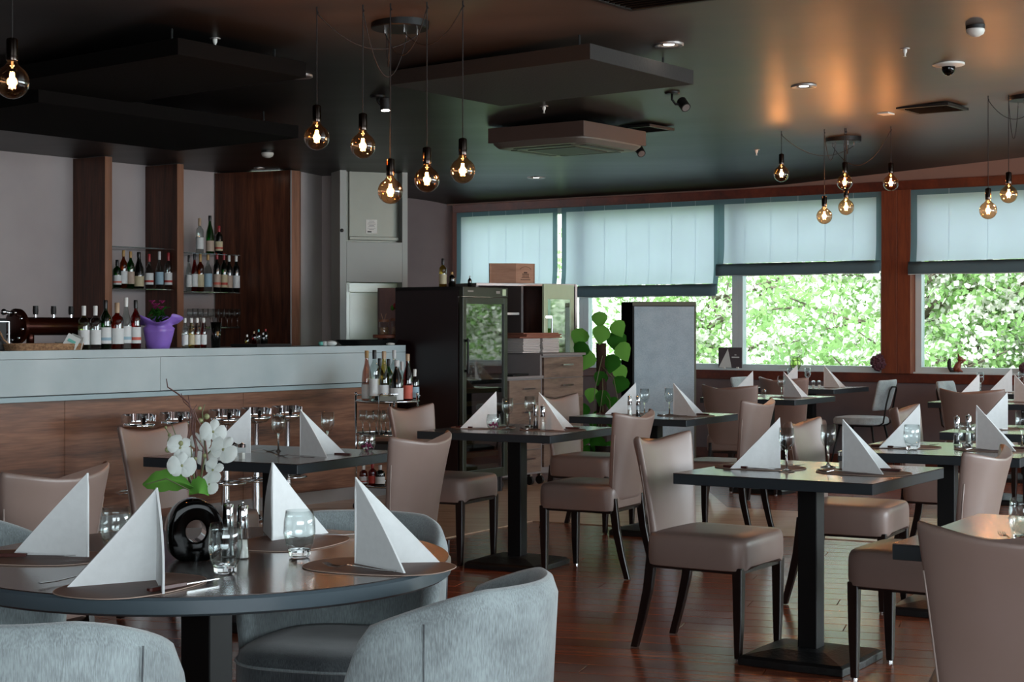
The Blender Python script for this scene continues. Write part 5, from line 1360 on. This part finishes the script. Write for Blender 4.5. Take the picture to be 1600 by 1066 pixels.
m = MB(); m.tube([OP(228, 757, -.056), OP(260, 748, -.058), OP(296, 766, -.058)], .0015, 5); m.build('leaf_vein', 'stemgreen', T)
m = MB(); L = []
for f in [i/12 for i in range(13)]:
    a = PI*(-.12+1.2*f); L.append([OP(311-16*g*math.cos(a), 771-26*g*max(math.sin(a), -.1)-2*math.sin(a*9)*g*(g > .6), -.06+.03*g) for g in (0, .3, .6, .85, 1)])
m.loops(L, (False, False), wrap=False); m.build('leaf', 'leaf', T, smooth=True)

# ------------------------------------------------------------------ ceiling rafts, units and fittings
def raft(A, lab, ab, ad, th=.085, drop=.15, dirs=None, mt='raft'):
    d1, d2 = dirs or (Vector((math.sin(math.radians(35)), math.cos(math.radians(35)))), Vector((-math.cos(math.radians(40)), math.sin(math.radians(40)))))
    a = A.xy; b = a+d1*ab; c = b+d2*ad; d = a+d2*ad
    T = thing('ceiling_raft', lab, 'ceiling panel', (0, 0, 0), 0, 'dark acoustic rafts under the ceiling')
    z0 = A.z; m = MB(); m.prism([tuple(x) for x in (a, b, c, d)], z0, z0+th); m.build('board', mt, T, bevel=.003)
    for p in (a, b, c, d):
        q = p+((a+c)/2-p)*.2; m = MB(); m.tube([(q.x, q.y, z0+th), (q.x, q.y, zc(q.x, q.y)+.01)], .006, 6); m.build('hanger', 'blackmetal', T)
A = CP(922, 92, .17); raft(A, 'large dark raft panel in the middle of the ceiling', 1.15, 1.5)
A = CP(278, 85, .17); raft(A, 'dark raft panel near the upper left with a lit long edge', .95, 1.6, mt='raftshaded')
A = CP(60, 160, .17); raft(A, 'long dark raft panel over the bar at left', 2.2, 1.3, mt='raftshaded')
# ceiling cassette unit
A = CP(912, 213, .17); d1 = Vector((math.sin(math.radians(36)), math.cos(math.radians(36)))); d2 = Vector((-d1.y, d1.x))
T = thing('air_conditioner', 'square ceiling cassette air conditioner hanging behind the raft', 'air conditioner', (A.x, A.y, A.z), math.atan2(d1.y, d1.x))
S = .85
m = MB(); m.box((S/2, S/2, .06), (S, S, .11)); m.build('housing', plain('brown_grey_housing', '#47362f', .6), T, bevel=.004)
m = MB(); m.loops([[(S/2+x*k, S/2+y*k, z) for x, y in sell(.5, .5, 32, 9)] for k, z in ((1.0*S, .012), (1.0*S, -.005), (.93*S, -.035), (.6*S, -.04))]); m.build('grille_frame', plain('grey_grille', '#5d564f', .5), T, auto=True)
for k in range(4):
    a = k*PI/2; R_ = Matrix.Rotation(a, 3, 'Z'); m = MB(); c = R_ @ Vector((0, -.36*S, 0)); m.box((S/2+c.x, S/2+c.y, -.035), (.6*S, .06, .012), rz=a); m.build('louvre', 'blackmatt', T)
m = MB(); m.box((S/2, S/2, -.041), (.5*S, .5*S, .006)); m.build('intake_grille', 'blackmatt', T)
def vent(u, v, size, lab, rz=None):
    p = CP(u, v, .0); rz = BA if rz is None else rz
    z = zc(p.x, p.y); T = thing('ceiling_vent', lab, 'vent', (p.x, p.y, z-.012), rz, 'square ceiling vents')
    tilt = math.atan(.055); T.rotation_euler = (0, 0, rz)
    h = size/2
    m = MB()
    for a, b, c, d in ((-h, -h+.03, -h, h), (h-.03, h, -h, h), (-h+.03, h-.03, -h, -h+.03), (-h+.03, h-.03, h-.03, h)): m.box(((a+b)/2, (c+d)/2, 0), (b-a, d-c, .02))
    m.build('frame', 'blackmatt', T, bevel=.002)
    m = MB(); m.box((0, 0, .012), (size-.05, size-.05, .004)); m.build('backing', 'black', T)
    n = 9
    for k in range(n):
        m = MB(); x = -h+.05+(size-.1)*k/(n-1); m.box((x, 0, 0), (.003, size-.07, .026), rot=Matrix.Rotation(.6, 3, 'Y')); m.build('slat', 'blackmatt', T)
vent(1010, -10, .5, 'large black ceiling vent at the top edge of the picture')
vent(1457, 167, .40, 'square ceiling vent above the right group of tables')
vent(1003, 199, .36, 'small ceiling vent behind the air conditioner')
def downlight(u, v, lab, r=.085, mt='lamp'):
    p = CP(u, v, 0); z = zc(p.x, p.y); T = thing('downlight', lab, 'downlight', (p.x, p.y, z), 0, 'round recessed downlights')
    m = MB(); m.lathe([(r*.55, .01), (r*.6, -.006), (r*.95, -.012), (r, -.008), (r, .004)], 28); m.build('trim_ring', 'alu', T, smooth=True)
    m = MB(); m.lathe([(0, .0), (r*.35, .0), (r*.36, -.004), (0, -.006)], 20); m.build('lamp_face', mt, T)
    m = MB(); m.lathe([(r*.35, .0), (r*.6, .002), (r*.6, .004), (r*.3, .004)], 24); m.build('baffle', 'blackmatt', T)
downlight(1045, 69, 'lit downlight above the large raft, nearest the viewer'); downlight(1256, 134, 'lit downlight in the bare ceiling at right')
downlight(838, 277, 'small lit downlight in front of the window wall', .09); downlight(405, 262, 'lit downlight above the wide wood panel', .05); downlight(465, 118, 'unlit dark downlight left of the pendant bulbs', .09, 'blackmatt')
def spot(u, v, mu, mv, lab, aim=(.3, -.6, -.6), lit=False):
    q = CP(mu, mv, 0); z = zc(q.x, q.y); T = thing('spotlight', lab, 'spotlight', (q.x, q.y, z), 0, 'black ceiling spotlights')
    m = MB(); m.lathe([(0, -.014), (.045, -.014), (.05, -.006), (.05, .004)], 20); m.build('mount', 'blackmetal', T, auto=True)
    p = DP(u, v, q.y)-Vector((q.x, q.y, z))
    m = MB(); m.tube([(0, 0, -.01), (0, 0, p.z*.6), (p.x*.3, 0, p.z), (p.x, 0, p.z)], .008, 8); m.build('arm', 'blackmetal', T, smooth=True)
    d = Vector(aim).normalized(); m = MB(); m.tube([p-d*.04, p-d*.035, p+d*.04], [.03, .034, .034], 18); m.build('lamp_head', 'blackmatt', T, auto=True)
    m = MB(); m.tube([p+d*.0405, p+d*.042], .027, 18); m.build('lens', 'lamp' if lit else 'alu', T)
spot(1068, 163, 1050, 144, 'black spotlight on a bent arm right of the large raft')
spot(1000, 236, 990, 222, 'black spotlight beside the air conditioner', (.2, -.6, -.5))
spot(602, 163, 590, 150, 'lit black spotlight among the near pendant bulbs', (.05, -.1, -1), True)
def smoke(u, v, lab):
    p = CP(u, v-8, 0); z = zc(p.x, p.y); T = thing('smoke_detector', lab, 'smoke detector', (p.x, p.y, z), 0, 'round smoke detectors')
    m = MB(); m.lathe([(.052, .006), (.052, -.02), (0, -.02)], 24); m.build('base', 'blackmatt', T, auto=True)
    m = MB(); m.lathe([(.05, -.02), (.052, -.03), (.045, -.048), (.02, -.062), (0, -.064)], 24); m.build('cover', 'white', T, smooth=True)
smoke(1524, 48, 'white smoke detector near the upper right corner'); smoke(418, 243, 'white smoke detector above the bar wall')
def sprink(u, v, lab):
    p = CP(u, v-8, 0); z = zc(p.x, p.y); T = thing('sprinkler', lab, 'sprinkler', (p.x, p.y, z), 0, 'ceiling sprinklers')
    m = MB(); m.lathe([(0, -.004), (.028, -.004), (.03, .002)], 16); m.build('rosette', 'alu', T)
    m = MB(); m.lathe([(.012, -.004), (.012, -.02), (.006, -.03), (.004, -.045), (.012, -.047), (0, -.05)], 12); m.build('nozzle', 'white', T, auto=True)
sprink(336, 68, 'sprinkler above the lit raft edge at upper left'); sprink(1414, 84, 'sprinkler left of the dome camera'); sprink(1182, 242, 'sprinkler in the dark ceiling strip near the window wall'); sprink(850, 174, 'sprinkler at the rear edge of the large raft')
p = CP(1482, 100, 0); z = zc(p.x, p.y)
T = thing('dome_camera', 'dome security camera on a round white plate in the right ceiling', 'camera', (p.x, p.y, z))
m = MB(); m.lathe([(.10, .004), (.10, -.008), (.09, -.012), (.05, -.018), (0, -.018)], 28); m.build('plate', 'white', T, auto=True)
m = MB(); m.lathe([(.042, -.018), (.042, -.035), (.036, -.055), (.02, -.07), (0, -.075)], 20); m.build('dome', 'black', T, smooth=True)
p = CP(1384, 177, 0); z = zc(p.x, p.y)
m = MB(); m.box((0, 0, -.004), (.12, .09, .012)); o = m.build('sensor_plate', 'white', bevel=.002); o.location = (p.x, p.y, z); o.rotation_euler = (0, 0, BA); tag(o, 'small white rectangular plate on the ceiling left of the right vent', 'sensor')

# ------------------------------------------------------------------ pendant lights
def bulb(T, loc, hook, R=.0625, light=True, pw=5):
    x, y, z = loc
    m = MB(); pr = [(R*math.sin(a), R*(1-math.cos(a))-R) for a in [PI*i/18 for i in range(16)]]
    pr = pr+[(.024, R*1.0), (.0185, R*1.12), (.0175, R*1.3)]
    m.lathe(pr, 28, (x, y, z)); b = m.build('bulb', 'amber', T, smooth=True)
    m = MB()
    for k in range(4):
        a = k*PI/2+.5; m.tube([(x+.006*math.cos(a), y+.006*math.sin(a), z+.036), (x+.011*math.cos(a), y+.011*math.sin(a), z-.024)], .0016, 5)
    m.build('filament', 'filament', b)
    m = MB(); m.tube([(x, y, z+.05), (x, y, z+.075)], .004, 6); m.build('glass_mount', 'white', b)
    m = MB(); m.lathe([(0, .078), (.0205, .078), (.021, .081), (.021, .153), (.018, .158), (.004, .163), (0, .164)], 20, (x, y, z)); m.build('socket', 'blackchrome', T, auto=True)
    m = MB(); m.tube([(x, y, z+.158), (x, y, hook.z-.02)], .0028, 6); m.build('cord', 'cordmat', T)
    m = MB(); m.tube([(hook.x, hook.y, hook.z+.0), (hook.x, hook.y, hook.z-.02), (hook.x+.006, hook.y, hook.z-.03), (hook.x, hook.y, hook.z-.034)], .0035, 6); m.build('hook', 'blackmetal', T)
    if light:
        l = bpy.data.lights.new('bulb_glow', 'POINT'); l.energy = pw; l.color = (1, .55, .25); l.shadow_soft_size = .02
        o = bpy.data.objects.new('bulb_glow', l); C.objects.link(o); o.parent = T; o.location = (x, y, z)
M['blackchrome'] = plain('black_chrome_socket', '#3a332f', .12, metal=1)
M['cordmat'] = plain('dark_textile_cord', '#1a1412', .8)
def cluster(cu, cv, bulbs, Yb, lab, R_=.14, pw=5, extra=()):
    c = CP(cu, cv, 0); cz_ = zc(c.x, c.y)
    T = thing('pendant_cluster', lab, 'pendant lamp', (0, 0, 0), 0, 'pendant clusters of globe bulbs')
    m = MB(); m.lathe([(R_, cz_+.01), (R_, cz_-.028), (R_*.97, cz_-.033), (0, cz_-.033)], 36, (c.x, c.y, 0)); m.build('canopy', 'blackmetal', T, auto=True)
    for k, (bu, bv, hv) in enumerate(bulbs):
        h = CP(bu, hv, 0); h.z = zc(h.x, h.y); Y = h.y if Yb is None else Yb; 
        if Yb is not None: h = Vector((at_u(bu, Y), Y, zc(at_u(bu, Y), Y)))
        lo = DP(bu, bv, h.y); bulb(T, (h.x, h.y, lo.z), h, pw=pw)
        # slack cord from the canopy to the hook
        a = 2*PI*k/len(bulbs); g = Vector((c.x+R_*.6*math.cos(a), c.y+R_*.6*math.sin(a), cz_-.033))
        m = MB(); m.tube([g, g-Vector((0, 0, .03))], .005, 6); m.build('cord_grip', 'steel', T)
        g = g-Vector((0, 0, .03)); sag = .12+.14*((k*3) % 4)/3; P = []
        for i in range(17):
            f = i/16; q = g.lerp(h-Vector((0, 0, .03)), f); q.z -= sag*4*f*(1-f); P.append(q)
        m = MB(); m.tube(P, .0028, 5); m.build('slack_cord', 'cordmat', T, smooth=True)
    return T
cluster(625, 36, [(495, 215, 38), (567, 228, 44), (610, 299, 8), (667, 281, 50), (723, 267, 12)], 8.05, 'large cluster of five globe bulbs hanging in the upper middle left', .15, 2)
cluster(1317, 216, [(1221, 272, 214), (1320, 285, 210), (1392, 286, 214), (1288, 338, 225), (1322, 324, 205)], 13.0, 'cluster of five globe bulbs before the windows at right', .15, 3)
cluster(1604, 150, [(1544, 329, 160), (1576, 304, 140), (1660, 300, 150)], 11.7, 'cluster of globe bulbs cut by the right edge', .13, 3)
h = Vector((at_u(19, 6.0), 6.0, 0)); h.z = zc(h.x, h.y); T = thing('pendant_lamp', 'single large globe bulb at the upper left edge', 'pendant lamp', (0, 0, 0)); bulb(T, (h.x, h.y, DP(19, 128, 6.0).z), h, pw=1.5)

# ------------------------------------------------------------------ outside: ground, hazy slope, blossoming trees
g = MB(); g.add([(*wpt(-30, -.3), -2.5), (*wpt(40, -.3), -2.5), (*wpt(40, -60), -2.5), (*wpt(-30, -60), -2.5)], [(3, 2, 1, 0)]); struct(g, 'ground', 'ground')
g = MB(); L = []
rg = random.Random(4)
for i in range(14):
    row = []
    for j in range(60):
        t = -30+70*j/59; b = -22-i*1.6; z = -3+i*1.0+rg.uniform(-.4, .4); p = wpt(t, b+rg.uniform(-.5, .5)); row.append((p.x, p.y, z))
    L.append(row)
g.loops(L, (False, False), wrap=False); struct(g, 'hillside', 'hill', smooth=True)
import numpy as np
def cards(name, pts, size, mat, parent, asp=.55, seed=1):
    r = np.random.RandomState(seed); n = len(pts); P = np.array(pts)
    a = r.normal(size=(n, 3)); a /= np.linalg.norm(a, axis=1)[:, None]; b = np.cross(a, r.normal(size=(n, 3))); b /= np.linalg.norm(b, axis=1)[:, None]
    s = size*(.6+.8*r.rand(n))[:, None]; c = np.cross(a, b)
    v = np.stack([P-a*s, P+b*s*asp, P+a*s, P-b*s*asp+c*s*.15], 1).reshape(-1, 3)
    me = bpy.data.meshes.new(name); me.from_pydata(v.tolist(), [], np.arange(4*n).reshape(-1, 4).tolist()); me.materials.append(M[mat]); me.update()
    o = bpy.data.objects.new(name, me); C.objects.link(o); o.parent = parent; tag(o, kind='stuff'); return o
def tree(t, b, h, rad, lab, seed, nl=7000, nb=5000, ls=.07, white=.6):
    r = random.Random(seed); p = wpt(t, b); T = thing('blossoming_tree', lab, 'tree', (p.x, p.y, -2.5), 0, 'trees outside the windows')
    H = h; tips = []
    m = MB(); m.tube([(0, 0, 0), (.05, .03, H*.3), (-.05, .0, H*.55), (.05, .05, H*.8)], [.16, .12, .08, .04], 8); m.build('trunk', 'bark', T, smooth=True)
    m = MB()
    for k in range(26):
        z0 = H*(.25+.5*r.random()); a = r.random()*6.283; l = rad*(.5+.6*r.random()); e = r.uniform(.1, .55)
        P = [Vector((0, 0, z0))]; d = Vector((math.cos(a), math.sin(a), e))
        for i in range(5): P.append(P[-1]+d*l/5+Vector((r.uniform(-.1, .1), r.uniform(-.1, .1), r.uniform(-.05, .1))))
        m.tube(P, [.05, .04, .03, .022, .015, .008], 5); tips += P[2:]
        for s_ in range(3):
            q = P[2+s_]; d2 = Vector((math.cos(a+r.uniform(-1.2, 1.2)), math.sin(a+r.uniform(-1.2, 1.2)), r.uniform(-.2, .6))); Q = [q, q+d2*l*.2, q+d2*l*.4]; m.tube(Q, [.02, .014, .006], 4); tips += Q[1:]
    m.build('branches', 'bark', T)['kind'] = 'stuff'
    def sample(n, sp):
        out = []
        while len(out) < n:
            c = r.choice(tips); k = r.randint(4, 9); cc = Vector((c.x+r.gauss(0, sp), c.y+r.gauss(0, sp), c.z+r.gauss(0, sp*.7)))
            for _ in range(k): out.append((cc.x+r.gauss(0, .09), cc.y+r.gauss(0, .09), cc.z+r.gauss(0, .05)))
        return out
    cards('foliage', sample(int(nl*2.2), .35), ls*.62, 'foliage', T, .5, seed)
    cards('blossoms', sample(int(nb*2.4), .33), ls*.5, 'blossom', T, .9, seed+50)
k = 0
for (t, b, h, rad, lab, nl, nb, ls) in ((-3.2, -6, 6.2, 2.3, 'blossoming tree seen past the long left blinds', 6000, 4500, .08), (.2, -5, 6.0, 2.2, 'leafy tree seen behind the partition screen', 8000, 4500, .08), (2.2, -7, 6.6, 2.5, 'blossoming tree left of the wooden post', 7000, 9000, .08),
                                        (4.2, -4.2, 6.2, 2.2, 'white blossoming tree outside the right window', 8000, 11000, .07), (6.8, -5.5, 6.5, 2.4, 'blossoming tree beyond the right edge of the window', 6000, 7000, .08), (10, -5, 6.2, 2.6, 'green tree far along the window wall', 6000, 4000, .09),
                                        (-1.2, -11, 7, 3, 'tree deep in the garden behind the partition', 7000, 6000, .11), (3.2, -12, 7, 3.2, 'tree deep in the garden left of the post', 7000, 7000, .11), (7.5, -11, 7, 3.2, 'tree deep in the garden at right', 7000, 6000, .11)):
    k += 1; tree(t, b, h, rad, lab, 100+k, nl, nb, ls)
bpy.context.view_layer.update()
